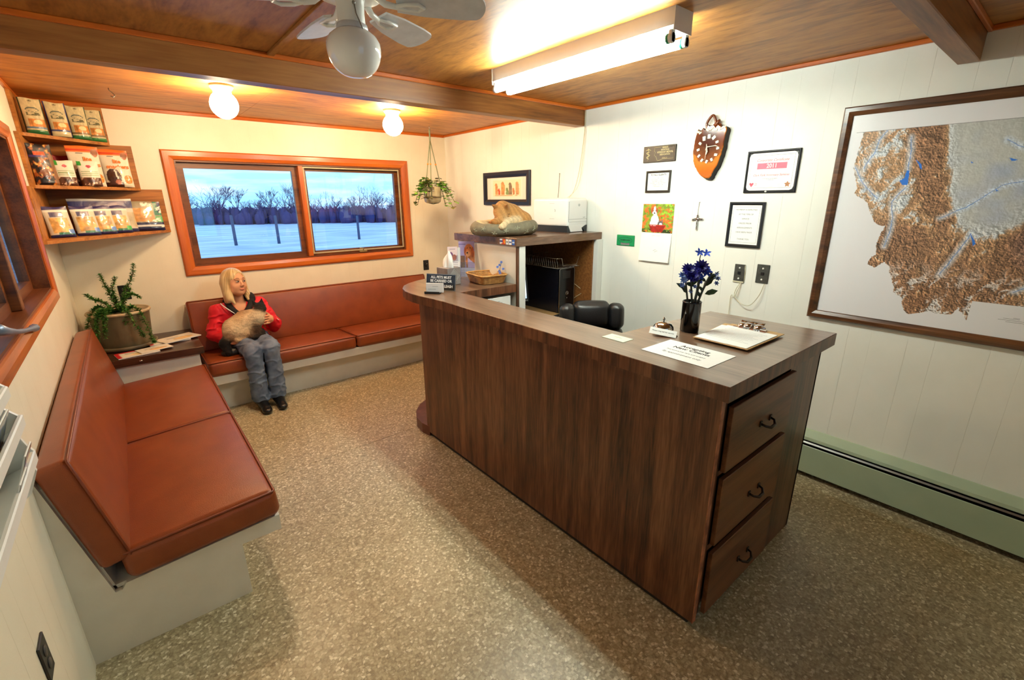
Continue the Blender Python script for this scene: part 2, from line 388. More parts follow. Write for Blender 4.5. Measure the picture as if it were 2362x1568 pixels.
def painted(name, nx, ny, M, w, h, cf, mat, parent, z=0.0, relief=None, smooth=True):
    def P(u, v):
        zz = np.full_like(u, z) if relief is None else z+relief(u, v)
        q = np.stack([(u-.5)*w, (v-.5)*h, zz], 1); A = np.array(M)
        q = q@A[:3, :3].T+A[:3, 3]; return q[:, 0], q[:, 1], q[:, 2]
    p, f, c = paint_grid(nx, ny, P, cf)
    mb = MB(); mb.v = p.tolist(); mb.f = [tuple(q) for q in f.tolist()]; mb.mi = [0]*len(f); mb.sm = [smooth]*len(f); mb.c = c.tolist()
    return mb.build(name, mat, parent)
# value noise for printed pictures
def vnoise(x, y, seed=0):
    xi = np.floor(x).astype(np.int64); yi = np.floor(y).astype(np.int64); fx = x-xi; fy = y-yi
    fx = fx*fx*(3-2*fx); fy = fy*fy*(3-2*fy)
    def hsh(a, b):
        n = (a*374761393+b*668265263+seed*974634777) & 0x7fffffff
        n = ((n ^ (n >> 13))*1274126177) & 0x7fffffff; return ((n ^ (n >> 16)) & 0xffff)/65535.
    return (hsh(xi, yi)*(1-fx)+hsh(xi+1, yi)*fx)*(1-fy)+(hsh(xi, yi+1)*(1-fx)+hsh(xi+1, yi+1)*fx)*fy
def fbm(x, y, o=4, seed=0):
    s = 0; a = .5; t = 0
    for i in range(o):
        q, r = math.cos(.6+i*1.1)*2**i, math.sin(.6+i*1.1)*2**i; s = s+a*vnoise(x*q-y*r+i*7.3, x*r+y*q, seed+i); t += a; a *= .5
    return s/t
def inpoly(x, y, poly):
    r = np.zeros(x.shape, bool); n = len(poly)
    for i in range(n):
        x1, y1 = poly[i]; x2, y2 = poly[(i+1) % n]
        if y1 == y2: continue
        c = ((y1 > y) != (y2 > y)) & (x < (x2-x1)*(y-y1)/(y2-y1)+x1); r ^= c
    return r
def ell(u, v, cx, cy, rx, ry): return ((u-cx)/rx)**2+((v-cy)/ry)**2 < 1
def fill(c, m, col): c[m] = col; return c
# ------------------------------------------------------------------ soft bodies: smooth union of rounded cones / ellipsoids, meshed with surface nets
def sdf_mesh(prims, h, name=None):
    """prims: dict(t='c'|'e', a,b,r1,r2 | c,r,R ; k smooth ; col ; op '+'/'-')"""
    los = []; his = []
    for p in prims:
        if p.get('op') == '-': continue
        if p['t'] == 'c':
            A = np.array([p['a'], p['b']]); R = max(p['r1'], p['r2']); los.append(A.min(0)-R); his.append(A.max(0)+R)
        else:
            R = max(p['r']); los.append(np.array(p['c'])-R); his.append(np.array(p['c'])+R)
    lo = np.min(los, 0)-4*h; hi = np.max(his, 0)+4*h
    n = np.ceil((hi-lo)/h).astype(int)+1
    D = np.full(n, .2, np.float32); C = np.zeros((*n, 3), np.float32); Wt = np.full(n, 1e-9, np.float32)
    for p in prims:
        k = p.get('k', .02)
        if p['t'] == 'c':
            A = np.array([p['a'], p['b']]); R = max(p['r1'], p['r2'])+k*1.5+3*h; l, g = A.min(0)-R, A.max(0)+R
        else:
            R = max(p['r'])+k*1.5+3*h; l, g = np.array(p['c'])-R, np.array(p['c'])+R
        i0 = np.clip(np.floor((l-lo)/h).astype(int), 0, n-1); i1 = np.clip(np.ceil((g-lo)/h).astype(int)+1, 1, n)
        sl = tuple(slice(a, b) for a, b in zip(i0, i1))
        X = [(lo[a]+h*np.arange(i0[a], i1[a])).astype(np.float32) for a in range(3)]
        X = np.stack(np.meshgrid(*X, indexing='ij'), -1)
        if X.size == 0: continue
        if p['t'] == 'c':
            a = np.array(p['a'], np.float32); ba = np.array(p['b'], np.float32)-a
            t = np.clip(((X-a)@ba)/max(float(ba@ba), 1e-9), 0, 1)
            d = np.linalg.norm(X-a-t[..., None]*ba, axis=-1)-(p['r1']+(p['r2']-p['r1'])*t)
        else:
            q = X-np.array(p['c'], np.float32)
            if 'R' in p: q = q@np.array(p['R'], np.float32)
            r = np.array(p['r'], np.float32); k0 = np.linalg.norm(q/r, axis=-1); k1 = np.linalg.norm(q/(r*r), axis=-1)+1e-9
            d = k0*(k0-1)/k1
        o = D[sl]
        if p.get('op') == '-':
            hh = np.clip(.5-.5*(o+d)/k, 0, 1); D[sl] = o*(1-hh)+(-d)*hh+k*hh*(1-hh)
        else:
            hh = np.clip(.5+.5*(o-d)/k, 0, 1); D[sl] = o*(1-hh)+d*hh-k*hh*(1-hh)
            ws = np.exp(-np.clip(d, -.05, .3)/p.get('cs', .006)); C[sl] += ws[..., None]*np.array(lin(p.get('col', (200, 200, 200))), np.float32); Wt[sl] += ws
    I = D < 0
    c = np.zeros(tuple(n-1), np.uint8)
    for a in (0, 1):
        for b in (0, 1):
            for d in (0, 1): c += I[a:n[0]-1+a, b:n[1]-1+b, d:n[2]-1+d]
    act = (c > 0) & (c < 8); ii = np.argwhere(act); vid = np.full(act.shape, -1, np.int64); vid[act] = np.arange(len(ii))
    S = np.zeros((len(ii), 3)); cnt = np.zeros(len(ii))
    cor = np.array([(a, b, d) for a in (0, 1) for b in (0, 1) for d in (0, 1)])
    val = np.stack([D[tuple((ii+q).T)] for q in cor], 1)
    for a in range(8):
        for b in range(a+1, 8):
            if np.abs(cor[a]-cor[b]).sum() != 1: continue
            va, vb = val[:, a], val[:, b]; mk = (va < 0) != (vb < 0)
            t = va[mk]/(va[mk]-vb[mk]); S[mk] += cor[a]+(cor[b]-cor[a])*t[:, None]; cnt[mk] += 1
    V = lo+h*(ii+S/cnt[:, None])
    ci = np.clip(np.round((V-lo)/h).astype(int), 0, n-1); cc = C[tuple(ci.T)]/Wt[tuple(ci.T)][:, None]
    F = []
    for ax in range(3):
        b, d = (ax+1) % 3, (ax+2) % 3
        s0 = [slice(1, -1)]*3; s0[ax] = slice(0, n[ax]-1); s1 = list(s0); s1[ax] = slice(1, n[ax])
        ch = I[tuple(s0)] != I[tuple(s1)]; e = np.argwhere(ch); off = np.ones(3, int); off[ax] = 0; e = e+off
        q = []
        for (p_, r_) in ((-1, -1), (0, -1), (0, 0), (-1, 0)):
            z = e.copy(); z[:, b] += p_; z[:, d] += r_; q.append(vid[tuple(z.T)])
        q = np.stack(q, 1); fl = I[tuple(s0)][ch]; q[~fl] = q[~fl][:, ::-1]; F.append(q)
    F = np.concatenate(F); F = F[(F >= 0).all(1)]
    mb = MB(); mb.v = V.tolist(); mb.f = [tuple(q) for q in F.tolist()]; mb.mi = [0]*len(F); mb.sm = [True]*len(F); mb.c = cc.tolist()
    return mb
def wrinkle(mb, amp, sc, seed=0):
    V = np.array(mb.v); F = np.array(mb.f); n = np.cross(V[F[:, 2]]-V[F[:, 0]], V[F[:, 3]]-V[F[:, 1]]); Nn = np.zeros_like(V)
    for k in range(4): np.add.at(Nn, F[:, k], n)
    Nn /= np.linalg.norm(Nn, axis=1)[:, None]+1e-9
    q = fbm(V[:, 0]*sc+V[:, 1]*sc*.7, V[:, 2]*sc*1.3+V[:, 1]*sc*.4, 2, seed); q = np.exp(-((q-.5)/.09)**2)
    o = mb.v; mb.v = (V+Nn*((q-.6)*amp)[:, None]).tolist(); return mb
def RC(a, b, r1, r2, col=(200, 200, 200), k=.02, **x): return dict(t='c', a=tuple(a), b=tuple(b), r1=r1, r2=r2, col=col, k=k, **x)
def EL(c, r, col=(200, 200, 200), k=.02, R=None, **x):
    d = dict(t='e', c=tuple(c), r=tuple(r), col=col, k=k, **x)
    if R is not None: d['R'] = R
    return d
# ================================================================== THE ROOM
W, H, YF = 3.291, 2.265, -5.9
WX1, WX2, WZ1, WZ2 = -2.50, -.555, 1.075, 1.912         # window_1 opening
LY1, LY2, LZ1, LZ2 = -2.78, -1.0, 1.125, 1.925           # window_2 opening
fl = struct('floor', MB().box(-W-.1, .1, YF-.1, .12, -.06, -.003), DARK)
for a, b in ((YF, -1.8815), (-1.8785, 0)):
    MB().box(-W, 0, a, b, -.003, 0).build('vinyl_sheet', FLOORM, fl)
def planks(a, b, seed, anchor):
    ws = [.10, .19, .10, .15]; r = [anchor]; i = 0
    while r[-1] > a: r.append(r[-1]-ws[i % 4]); i += 1
    i = 3; q = anchor
    while q < b: q += ws[i % 4]; i -= 1; r.append(q)
    r = sorted(x for x in r if a+.03 < x < b-.03); return [a]+r+[b]
def plank_wall(wall, cuts, mk, mat, hole=None, z1=H):
    g = .0004
    for a, b in zip(cuts[:-1], cuts[1:]):
        if hole and b > hole[0] and a < hole[1]:
            if a < hole[0]: rs = [(a, hole[0]+g, 0, z1), (hole[0], b, 0, hole[2]), (hole[0], b, hole[3], z1)]
            elif b > hole[1]: rs = [(hole[1]-g, b, 0, z1), (a, hole[1], 0, hole[2]), (a, hole[1], hole[3], z1)]
            else: rs = [(a, b, 0, hole[2]), (a, b, hole[3], z1)]
        else: rs = [(a, b, 0, z1)]
        for p, q, s, t in rs:
            m = MB(); mk(m, p+g, q-g, s, t); m.build('panel', mat, wall)
PD = .0010
wr = struct('wall_right', MB().box(PD, .12, YF, .12, 0, H+.08), WALLR)
plank_wall(wr, planks(YF, 0, 1, -3.709), lambda m, p, q, s, t: m.box(0, PD, p, q, s, t, .0004), WALLR)
wb = struct('wall_back', MB().box(-W-.12, WX1, PD, .12, 0, H+.08).box(WX2, .12, PD, .12, 0, H+.08).box(WX1, WX2, PD, .12, 0, WZ1).box(WX1, WX2, PD, .12, WZ2, H+.08), WALL)
plank_wall(wb, planks(-W, 0, 2, -2.727), lambda m, p, q, s, t: m.box(p, q, 0, PD, s, t, .0004), WALL, (WX1, WX2, WZ1, WZ2))
wl = struct('wall_left', MB().box(-W-.12, -W-PD, YF, LY1, 0, H+.08).box(-W-.12, -W-PD, LY2, .12, 0, H+.08).box(-W-.12, -W-PD, LY1, LY2, 0, LZ1).box(-W-.12, -W-PD, LY1, LY2, LZ2, H+.08), WALL)
plank_wall(wl, planks(YF, 0, 3, -1.6), lambda m, p, q, s, t: m.box(-W-PD, -W, p, q, s, t, .0004), WALL, (LY1, LY2, LZ1, LZ2))
FX1, FX2, FZ1, FZ2 = -2.5, -1.5, .95, 2.0
struct('wall_front', MB().box(-W-.12, FX1, YF-.12, YF, 0, H+.08).box(FX2, .12, YF-.12, YF, 0, H+.08).box(FX1, FX2, YF-.12, YF, 0, FZ1).box(FX1, FX2, YF-.12, YF, FZ2, H+.08), WALL)
w3 = bpy.data.objects.new('window_3', None); COL.objects.link(w3); w3['kind'] = 'structure'
for (x0, x1, z0, z1) in ((FX1-.07, FX2+.07, FZ1-.07, FZ1), (FX1-.07, FX2+.07, FZ2, FZ2+.07)): MB().box(x0, x1, YF, YF+.018, z0, z1, .004).build('trim_board', TRIMW, w3)
for (x0, x1) in ((FX1-.07, FX1), (FX2, FX2+.07)): MB().box(x0, x1, YF, YF+.018, FZ1, FZ2, .004).build('trim_board', TRIMZ, w3)
for (x0, x1) in ((FX1, -2.02), (-1.98, FX2)): MB().box(x0, x1, YF-.062, YF-.058, FZ1, FZ2).build('glass_pane', PGLASS, w3)
MB().box(-2.02, -1.98, YF-.1, YF-.01, FZ1, FZ2).build('mullion', SASH, w3)
cl = struct('ceiling', MB().box(-W-.12, .12, YF-.12, .12, H+.012, H+.1), DARK)
for (x0, x1, y0, y1, mt) in ((-W, -2.002, -1.955, 0, CEILX), (-2, 0, -1.955, 0, CEILX), (-W, -2.213, -4.177, -2.045, CEIL), (-2.21, -.972, -4.177, -2.045, CEIL), (-.97, 0, -4.177, -2.045, CEIL), (-W, -2.0, YF, -4.25, CEIL), (-1.998, 0, YF, -4.25, CEIL)):
    MB().box(x0, x1, y0, y1, H, H+.012).build('panel', mt, cl)
MB().box(-2.235, -2.205, -4.17, -2.06, H-.014, H, .002).build('batten', CEIL, cl)
# beams with the thin fillet strips where they meet the plywood
for nm, ya, yb, zb in (('ceiling_beam', -2.045, -1.95, 2.134), ('ceiling_beam', -4.25, -4.177, 2.139)):
    b_ = struct(nm, MB().box(-W, -.001, ya, yb, zb, H+.01, .003), BEAMW)
    MB().box(-W, -.001, ya-.016, ya, H-.022, H, .003).build('fillet_strip', TRIMW, b_)
    MB().box(-W, -.001, yb, yb+.014, H-.018, H, .003).build('fillet_strip', TRIMW, b_)
struct('trim_1', MB().box(-.018, 0, -1.95, -.001, H-.02, H, .003).box(-.018, 0, -4.177, -2.045, H-.02, H, .003).box(-.018, 0, YF, -4.25, H-.02, H, .003), wood('trim_side', (158, 74, 20), (196, 98, 28), (212, 118, 40), 'y', 1, .3, .5, .6, coat=.3))
struct('trim_2', MB().box(-W, -.018, -.018, 0, H-.024, H, .003), TRIMW)
struct('trim_3', MB().box(-W, -W+.018, YF, -.02, H-.024, H, .003), MATS['trim_side'])

# ------------------------------------------------------------------ window_1 (back wall)
w1 = bpy.data.objects.new('window_1', None); COL.objects.link(w1); w1['kind'] = 'structure'
def ring(mb, x0, x1, z0, z1, wd, mk, mi=0):
    """four mitred boards of a rectangle; mk(poly2d) extrudes"""
    o = [(x0, z0), (x1, z0), (x1, z1), (x0, z1)]; i_ = [(x0+wd, z0+wd), (x1-wd, z0+wd), (x1-wd, z1-wd), (x0+wd, z1-wd)]
    for k in range(4):
        j = (k+1) % 4; mk(mb, [o[k], o[j], i_[j], i_[k]])
for k in range(4):
    o = [(WX1-.076, WZ1-.074), (WX2+.076, WZ1-.074), (WX2+.076, WZ2+.073), (WX1-.076, WZ2+.073)]; i_ = [(WX1, WZ1), (WX2, WZ1), (WX2, WZ2), (WX1, WZ2)]; j = (k+1) % 4
    v = []
    for (p, q) in ((o[k], i_[k]), (o[j], i_[j])):
        for t, d in ((0, 0), (0, .013), (.12, .019), (.6, .019), (.94, .012), (1, .006), (1, 0)):
            v.append((p[0]+(q[0]-p[0])*t, -d, p[1]+(q[1]-p[1])*t))
    MB().add(v, [(a, (a+1) % 7, (a+1) % 7+7, a+7) for a in range(7)]+[tuple(range(7)), tuple(range(7, 14))]).build('trim_board', TRIMW if k % 2 == 0 else TRIMZ, w1)
jm = MB().box(WX1, WX1+.012, 0, .12, WZ1, WZ2).box(WX2-.012, WX2, 0, .12, WZ1, WZ2).box(WX1+.012, WX2-.012, 0, .12, WZ1, WZ1+.012).box(WX1+.012, WX2-.012, 0, .12, WZ2-.012, WZ2)
jm.build('jamb', SASH, w1)
MB().box(-1.576, -1.534, -.004, .12, WZ1+.012, WZ2-.012, .003).build('mullion', TRIMZ, w1)
def sash(x0, x1, z0, z1, y0, y1, wd, mat, name='sash'):
    s = MB(); ring(s, x0, x1, z0, z1, wd, lambda m, p: m.prism(p, 'y', y0, y1)); return s.build(name, mat, w1)
s1 = sash(WX1+.012, -1.576, WZ1+.012, WZ2-.012, .045, .085, .045, SASH)
g_ = MB().box(WX1+.05, -1.615, .064, .067, WZ1+.05, WZ2-.05).build('glass_pane', PGLASS, s1)
s2 = sash(-1.534, WX2-.012, WZ1+.012, WZ2-.012, .06, .1, .04, SASH)
MB().box(-1.50, WX2-.045, .08, .083, WZ1+.045, WZ2-.045).build('glass_pane', PGLASS, s2)
sash(-1.53, WX2-.016, WZ1+.03, WZ2-.016, .012, .022, .012, pm('pale_screen_frame', (196, 180, 142), .4), 'screen_frame')
ck = MB().box(-1.08, -1.0, -.012, .012, WZ1+.012, WZ1+.03, .004).tube([(-1.04, -.005, WZ1+.03), (-1.045, -.02, WZ1+.05), (-1.07, -.03, WZ1+.056), (-1.085, -.03, WZ1+.056)], .006)
ck.build('crank_handle', pm('pale_brass', (190, 170, 120), .3, .6), w1)
# ------------------------------------------------------------------ window_2 (left wall)
w2 = bpy.data.objects.new('window_2', None); COL.objects.link(w2); w2['kind'] = 'structure'
X0 = -W
for k in range(4):
    wd = .066
    o = [(LY1-wd, LZ1-wd), (LY2+wd, LZ1-wd), (LY2+wd, LZ2+wd), (LY1-wd, LZ2+wd)]; i_ = [(LY1, LZ1), (LY2, LZ1), (LY2, LZ2), (LY1, LZ2)]; j = (k+1) % 4; v = []
    for (p, q) in ((o[k], i_[k]), (o[j], i_[j])):
        for t, d in ((0, 0), (0, .013), (.12, .019), (.6, .019), (.94, .012), (1, .006), (1, 0)):
            v.append((X0+d, p[0]+(q[0]-p[0])*t, p[1]+(q[1]-p[1])*t))
    MB().add(v, [(a, (a+1) % 7, (a+1) % 7+7, a+7) for a in range(7)]+[tuple(range(7)), tuple(range(7, 14))]).build('trim_board', MATS['trim_side'] if k % 2 == 0 else TRIMZ, w2)
SASHY = wood('brown_sash_side', (70, 36, 14), (104, 56, 24), (124, 72, 32), 'y', 1, .4)
MB().box(X0-.12, X0, LY1, LY1+.012, LZ1, LZ2).box(X0-.12, X0, LY2-.012, LY2, LZ1, LZ2).box(X0-.12, X0, LY1+.012, LY2-.012, LZ1, LZ1+.012).box(X0-.12, X0, LY1+.012, LY2-.012, LZ2-.012, LZ2).build('jamb', SASHY, w2)
MB().box(X0-.115, X0-.035, -1.74, -1.68, LZ1+.012, LZ2-.012, .003).build('mullion', SASH, w2)
for (a, b) in ((-1.68, LY2-.012), (LY1+.012, -1.74)):
    s_ = MB(); ring(s_, a, b, LZ1+.012, LZ2-.012, .05, lambda m, p: m.prism(p, 'x', X0-.11, X0-.07)); s_ = s_.build('sash', SASHY, w2)
    MB().box(X0-.092, X0-.089, min(a, b)+.04, max(a, b)-.04, LZ1+.055, LZ2-.055).build('glass_pane', PGLASS, s_)
hp = [(-3.268, -2.05, 1.112), (-3.262, -2.10, 1.120), (-3.258, -2.2, 1.137), (-3.256, -2.32, 1.156), (-3.258, -2.45, 1.18), (-3.264, -2.56, 1.206), (-3.27, -2.66, 1.235)]
MB().tube(hp, [.017, .014, .009, .008, .009, .014, .02], 8).build('sash_handle', GREY, w2)

# ------------------------------------------------------------------ outdoors
struct('snow_field', MB().box(-60, 140, .3, 160, -.5, -.3), SNOW)
rng = random.Random(5)
def fence_post(x, y, h, label):
    m = MB(); m.lathe([(.068, -.1), (.064, .3), (.06, h-.04), (.05, h), (0, h+.01)], 8, (x, y, -.3))
    t = m.build('fence_post', POSTM, origin=(x, y, -.3)); tag(t, label, 'post', 'fence posts in the snow')
fence_post(.885, 19.2, 1.3, 'grey fence post in the snow, left one seen through the left pane')
fence_post(2.56, 18.8, 1.25, 'grey fence post in the snow, right one seen through the left pane')
fence_post(6.24, 18.5, 1.15, 'grey fence post in the snow seen through the right pane')
def twigs(mb, base, h, spread, n, r0, depth, rn):
    def br(p, d, l, r, k):
        q = [p[i]+d[i]*l for i in range(3)]; mb.tube([p, q], [r, r*.6], 4, caps=False)
        if k:
            for _ in range(n):
                e = [d[0]+rn.uniform(-spread, spread), d[1]+rn.uniform(-spread, spread), abs(d[2])+rn.uniform(-.1, .35)]; s = math.sqrt(sum(t*t for t in e)); br(q, [t/s for t in e], l*rn.uniform(.55, .8), r*.55, k-1)
    br(list(base), [rn.uniform(-.1, .1), 0, 1], h*.38, r0, depth)
mb = MB(); tx = -4.0
while tx < 34:
    y = 44-.55*tx+rng.uniform(-2, 2); hh = 2.0+.35*math.sin(tx*.9)+.35*math.sin(tx*2.3)
    twigs(mb, (tx, y, -.35), hh*rng.uniform(.9, 1.35), .7, 3, .045, 4, rng)
    twigs(mb, (tx+.15, y+.6, -.35), hh*rng.uniform(.6, 1.1), .9, 4, .05, 3, rng)
    for _ in range(9):
        x2 = tx+rng.uniform(-.4, .4); a = rng.uniform(.25, 1.0)
        mb.ball((x2, y+rng.uniform(0, 1.5), -.1+.42*a), (rng.uniform(.18, .4), .4, .55*a+.3), 9)
    tx += .3
mb.build('brush_thicket', BRUSH); o = bpy.data.objects['brush_thicket']; tag(o, 'dark blue bare brush along the far edge of the snow field', 'brush', None, 'stuff')
for (x, y, h, lb) in ((3.6, 41, 4.6, 'tall bare tree with spreading twigs above the brush, left pane'), (5.0, 41.5, 4.0, 'bare tree beside the tallest one, left pane'), (7.3, 40.5, 3.9, 'thin bare tree near the window mullion, left pane'), (13.3, 36, 2.9, 'low round bare tree, middle of the right pane'), (18.6, 35, 4.4, 'bare tree at the right edge of the right pane')):
    m = MB(); twigs(m, (x, y, -.3), h*.72, .62, 4, .06, 4, rng); t = m.build('bare_tree', BRUSH, origin=(x, y, -.3)); tag(t, lb, 'tree', 'bare winter trees')
# ================================================================== COUNTER
CT = [(-1.555, -4.09), (-1.555, -2.40), (-1.566, -2.28), (-1.582, -2.17), (-1.588, -2.08), (-1.578, -1.97), (-1.545, -1.865), (-1.49, -1.775), (-1.42, -1.71), (-1.33, -1.655), (-1.24, -1.62), (-1.14, -1.60), (-.876, -1.595), (-.874, -2.25), (-1.33, -2.24), (-1.315, -3.0), (-1.305, -3.487), (-.63, -3.535), (-.608, -4.10)]
CT = [(-1.549, -4.09)]+CT[1:]
m = MB(); n = len(CT); zb, zt = .978, 1.032
def inset(poly, d):
    out = []; n = len(poly)
    for i in range(n):
        p, q, r = Vector(poly[i-1]), Vector(poly[i]), Vector(poly[(i+1) % n]); a = (q-p).normalized(); b = (r-q).normalized()
        na, nb = Vector((a.y, -a.x)), Vector((b.y, -b.x)); k = (na+nb); k = k/max(k.dot(na), .3); out.append(tuple(q+k*d))
    return out
ci = inset(CT, .002)
m.add([(x, y, zb) for x, y in CT]+[(x, y, zt-.002) for x, y in CT]+[(x, y, zt) for x, y in ci],
      [tuple(range(n))]+[(i, (i+1) % n, (i+1) % n+n, i+n) for i in range(n)]+[(i+n, (i+1) % n+n, (i+1) % n+2*n, i+2*n) for i in range(n)], 1)
m.add([(x, y, zt) for x, y in ci], [tuple(range(n))], 0)
tag(m.build('countertop', [LAMT, LAM], origin=(-1.4, -3, zb)), 'long walnut laminate worktop with a rounded far end, over the reception counter', 'countertop')
rc = thing('reception_counter', 'dark walnut front counter with three drawers in its near end, under the worktop', 'counter', (-1.2, -3.2, 0))
MB().box(-1.516, -1.494, -4.056, -2.03, .03, .978, .001).build('front_panel', LAM, rc)
MB().box(-1.5165, -1.4935, -4.0585, -4.056, .03, .978).build('edge_strip', COPPER, rc)
MB().box(-1.50, -1.48, -4.03, -2.05, 0, .03).build('toe_kick', DARK, rc)
MB().box(-1.494, -1.478, -4.035, -3.53, .04, .978).box(-.60, -.584, -4.05, -3.53, .0, .978).box(-1.478, -.60, -3.546, -3.53, .04, .978).box(-1.478, -.60, -4.03, -3.546, .04, .056).build('carcass', LAM, rc)
fp = MB().box(-1.494, -1.462, -4.05, -4.032, .04, .978).box(-.925, -.584, -4.05, -4.032, .0, .978).box(-1.462, -.925, -4.05, -4.032, .945, .978).box(-1.462, -.925, -4.05, -4.032, .655, .675).box(-1.462, -.925, -4.05, -4.032, .335, .36)
fp.build('face_frame', LAM, rc)
MB().box(-1.465, -.92, -4.03, -4.0, .05, .97).build('drawer_cavity', DARK, rc)
for z0, z1, hz in ((.672, .925, .785), (.362, .645, .48), (.04, .325, .165)):
    dr = MB().box(-1.452, -.918, -4.070, -4.052, z0, z1, .002).build('drawer', DRAWW, rc)
    hx = -1.165
    h = MB().tube([(hx-.042, -4.072, hz), (hx-.04, -4.088, hz-.004), (hx-.018, -4.100, hz-.012), (hx+.018, -4.100, hz-.012), (hx+.04, -4.088, hz-.004), (hx+.042, -4.072, hz)], [.0045, .0045, .006, .006, .0045, .0045], 8)
    for s in (-1, 1): h.box(hx+s*.042-.009, hx+s*.042+.009, -4.075, -4.070, hz-.012, hz+.012, .002)
    h.build('bail_handle', BRONZE, dr)
MB().box(-1.494, -.89, -2.06, -2.04, .0, .978).box(-.905, -.89, -2.04, -1.64, 0, .978).build('return_panel', LAM, rc)
PL = [(-1.516, -2.062), (-1.53, -1.98), (-1.515, -1.87), (-1.47, -1.78), (-1.39, -1.69), (-1.29, -1.63), (-1.1, -1.615), (-.91, -1.615), (-.91, -2.04), (-1.494, -2.04)]
MB().prism(PL, 'z', 0, .075).build('rounded_plinth', MAROON, rc)
MB().box(-1.30, -.90, -2.235, -2.065, .86, .875).build('shelf', LAMX, rc)
# ------------------------------------------------------------------ hutch
hu = thing('hutch_cabinet', 'tall white-sided hutch with a walnut top, between the counter return and right wall', 'cabinet', (-.44, -1.9, 0))
m = MB().box(-.886, -.002, -2.27, -1.5, 1.29, 1.345, .002); m.build('top_slab', LAMX, hu)
MB().box(-.868, -.852, -2.246, -1.52, 0, 1.29).build('side_panel', BASEW, hu)
MB().box(-.872, -.852, -2.256, -2.2461, 0, 1.29).build('walnut_edge', LAM, hu)
lab(MB().box(-.852, -.797, -2.262, -2.21, 0, 1.29, .002).build('front_post', WHITE, hu), 'white painted front post')
MB().box(-.062, -.004, -2.285, -2.24, 0, 1.29, .002).build('front_post', WHITE, hu)
MB().box(-.075, -.004, -2.2399, -1.52, 0, 1.29).build('inner_side', PBOARD, hu)
MB().box(-.852, -.075, -1.535, -1.52, 0, 1.29).build('back_panel', LAM, hu)
MB().box(-.848, -.078, -2.42, -1.536, .672, .70, .003).build('desk_board', TAN, hu)
MB().box(-.3, -.285, -2.30, -1.54, 0, .672).build('desk_leg_panel', LAM, hu)
cards = [((232, 236, 240), (36, 50, 120)), ((210, 60, 30), (240, 160, 30)), ((226, 230, 230), (120, 126, 130)), ((230, 236, 240), (40, 60, 150)), ((40, 90, 170), (200, 220, 240))]
for i, (c1, c2) in enumerate(cards):
    y0 = -2.088-i*.0335
    def cf(u, v, c1=c1, c2=c2, i=i):
        c = np.tile(np.array(c1, float), (len(u), 1))
        if i == 1: fill(c, ell(u, v, .66, .5, .3, .36), c2)
        elif i == 0: fill(c, (v > .38) & (v < .68), c2); fill(c, (v < .2) & (u > .5), (230, 120, 30))
        else: fill(c, (v > .4) & (v < .62) & (u > .15) & (u < .85), c2)
        return c
    painted('card_decal', 12, 12, FR((-.8867, y0-.0155, 1.316), (0, -1, 0), (0, 0, 1)), .029, .036, cf, PRINT, hu)
# ------------------------------------------------------------------ benches
lb_ = thing('bench_base', 'white painted bench base along the left wall, near end toward the camera', 'bench', (-3.0, -1.8, 0))
prof = [(-W, 0), (-2.783, 0), (-2.783, .245), (-2.632, .245), (-2.632, .316), (-3.15, .281), (-3.165, .26), (-3.185, .26), (-W, .775)]
MB().prism(prof, 'y', -2.757, -2.737).build('end_panel', BASEW, lb_)
MB().box(-2.80, -2.783, -2.737, -.665, 0, .245).build('kick_board', BASEW, lb_)
MB().box(-2.652, -2.632, -2.737, -.665, .245, .316, .002).build('front_rail', BASEW, lb_)
MB().prism([(-2.652, .3), (-2.652, .315), (-3.2, .275), (-3.2, .26)], 'y', -2.737, -.665).build('seat_board', BASEW, lb_)
MB().prism([(-3.19, .262), (-3.178, .262), (-3.27, .72), (-W, .72)], 'y', -2.737, -.665).build('back_board', BASEW, lb_)
def slab_cushion(name, label, group, c, ax, ay, h, r, puff, piping=True):
    """cushion: centre c, length axis ax, width axis ay, half sizes h"""
    M = FR(c, ax, ay); t = thing(name, label, 'cushion', tuple(c), group)
    MB().rbox((0, 0, 0), h, r, (10, 5, 2), puff, 0, M).build('cover', LEATH, t)
    k = .93; hx, hy, hz = h; rr = r*.4
    for z in (1,):
        pts = [(-hx+rr, -hy+rr*.4, hz-rr*.45), (hx-rr, -hy+rr*.4, hz-rr*.45), (hx-rr*.4, -hy+rr, hz-rr*.45), (hx-rr*.4, hy-rr, hz-rr*.45), (hx-rr, hy-rr*.4, hz-rr*.45), (-hx+rr, hy-rr*.4, hz-rr*.45), (-hx+rr*.4, hy-rr, hz-rr*.45), (-hx+rr*.4, -hy+rr, hz-rr*.45)]
        MB().tube([(p[0], p[1], p[2]) for p in pts], .0045, 6, True, 0, M).build('piping', LEATHS, t)
    return t
sl = math.atan2(.035, .5)
for y0, y1, lb in ((-2.772, -1.795, 'rust vinyl seat cushion nearest the camera, on the left bench'), (-1.785, -.745, 'rust vinyl seat cushion beside the corner cabinet, on the left bench')):
    slab_cushion('seat_cushion', lb, 'bench seat cushions', (-2.885, (y0+y1)/2, .366), (0, 1, 0), (-math.cos(sl), 0, -math.sin(sl)), ((y1-y0)/2, .258, .062), .03, (.006, .008, .018))
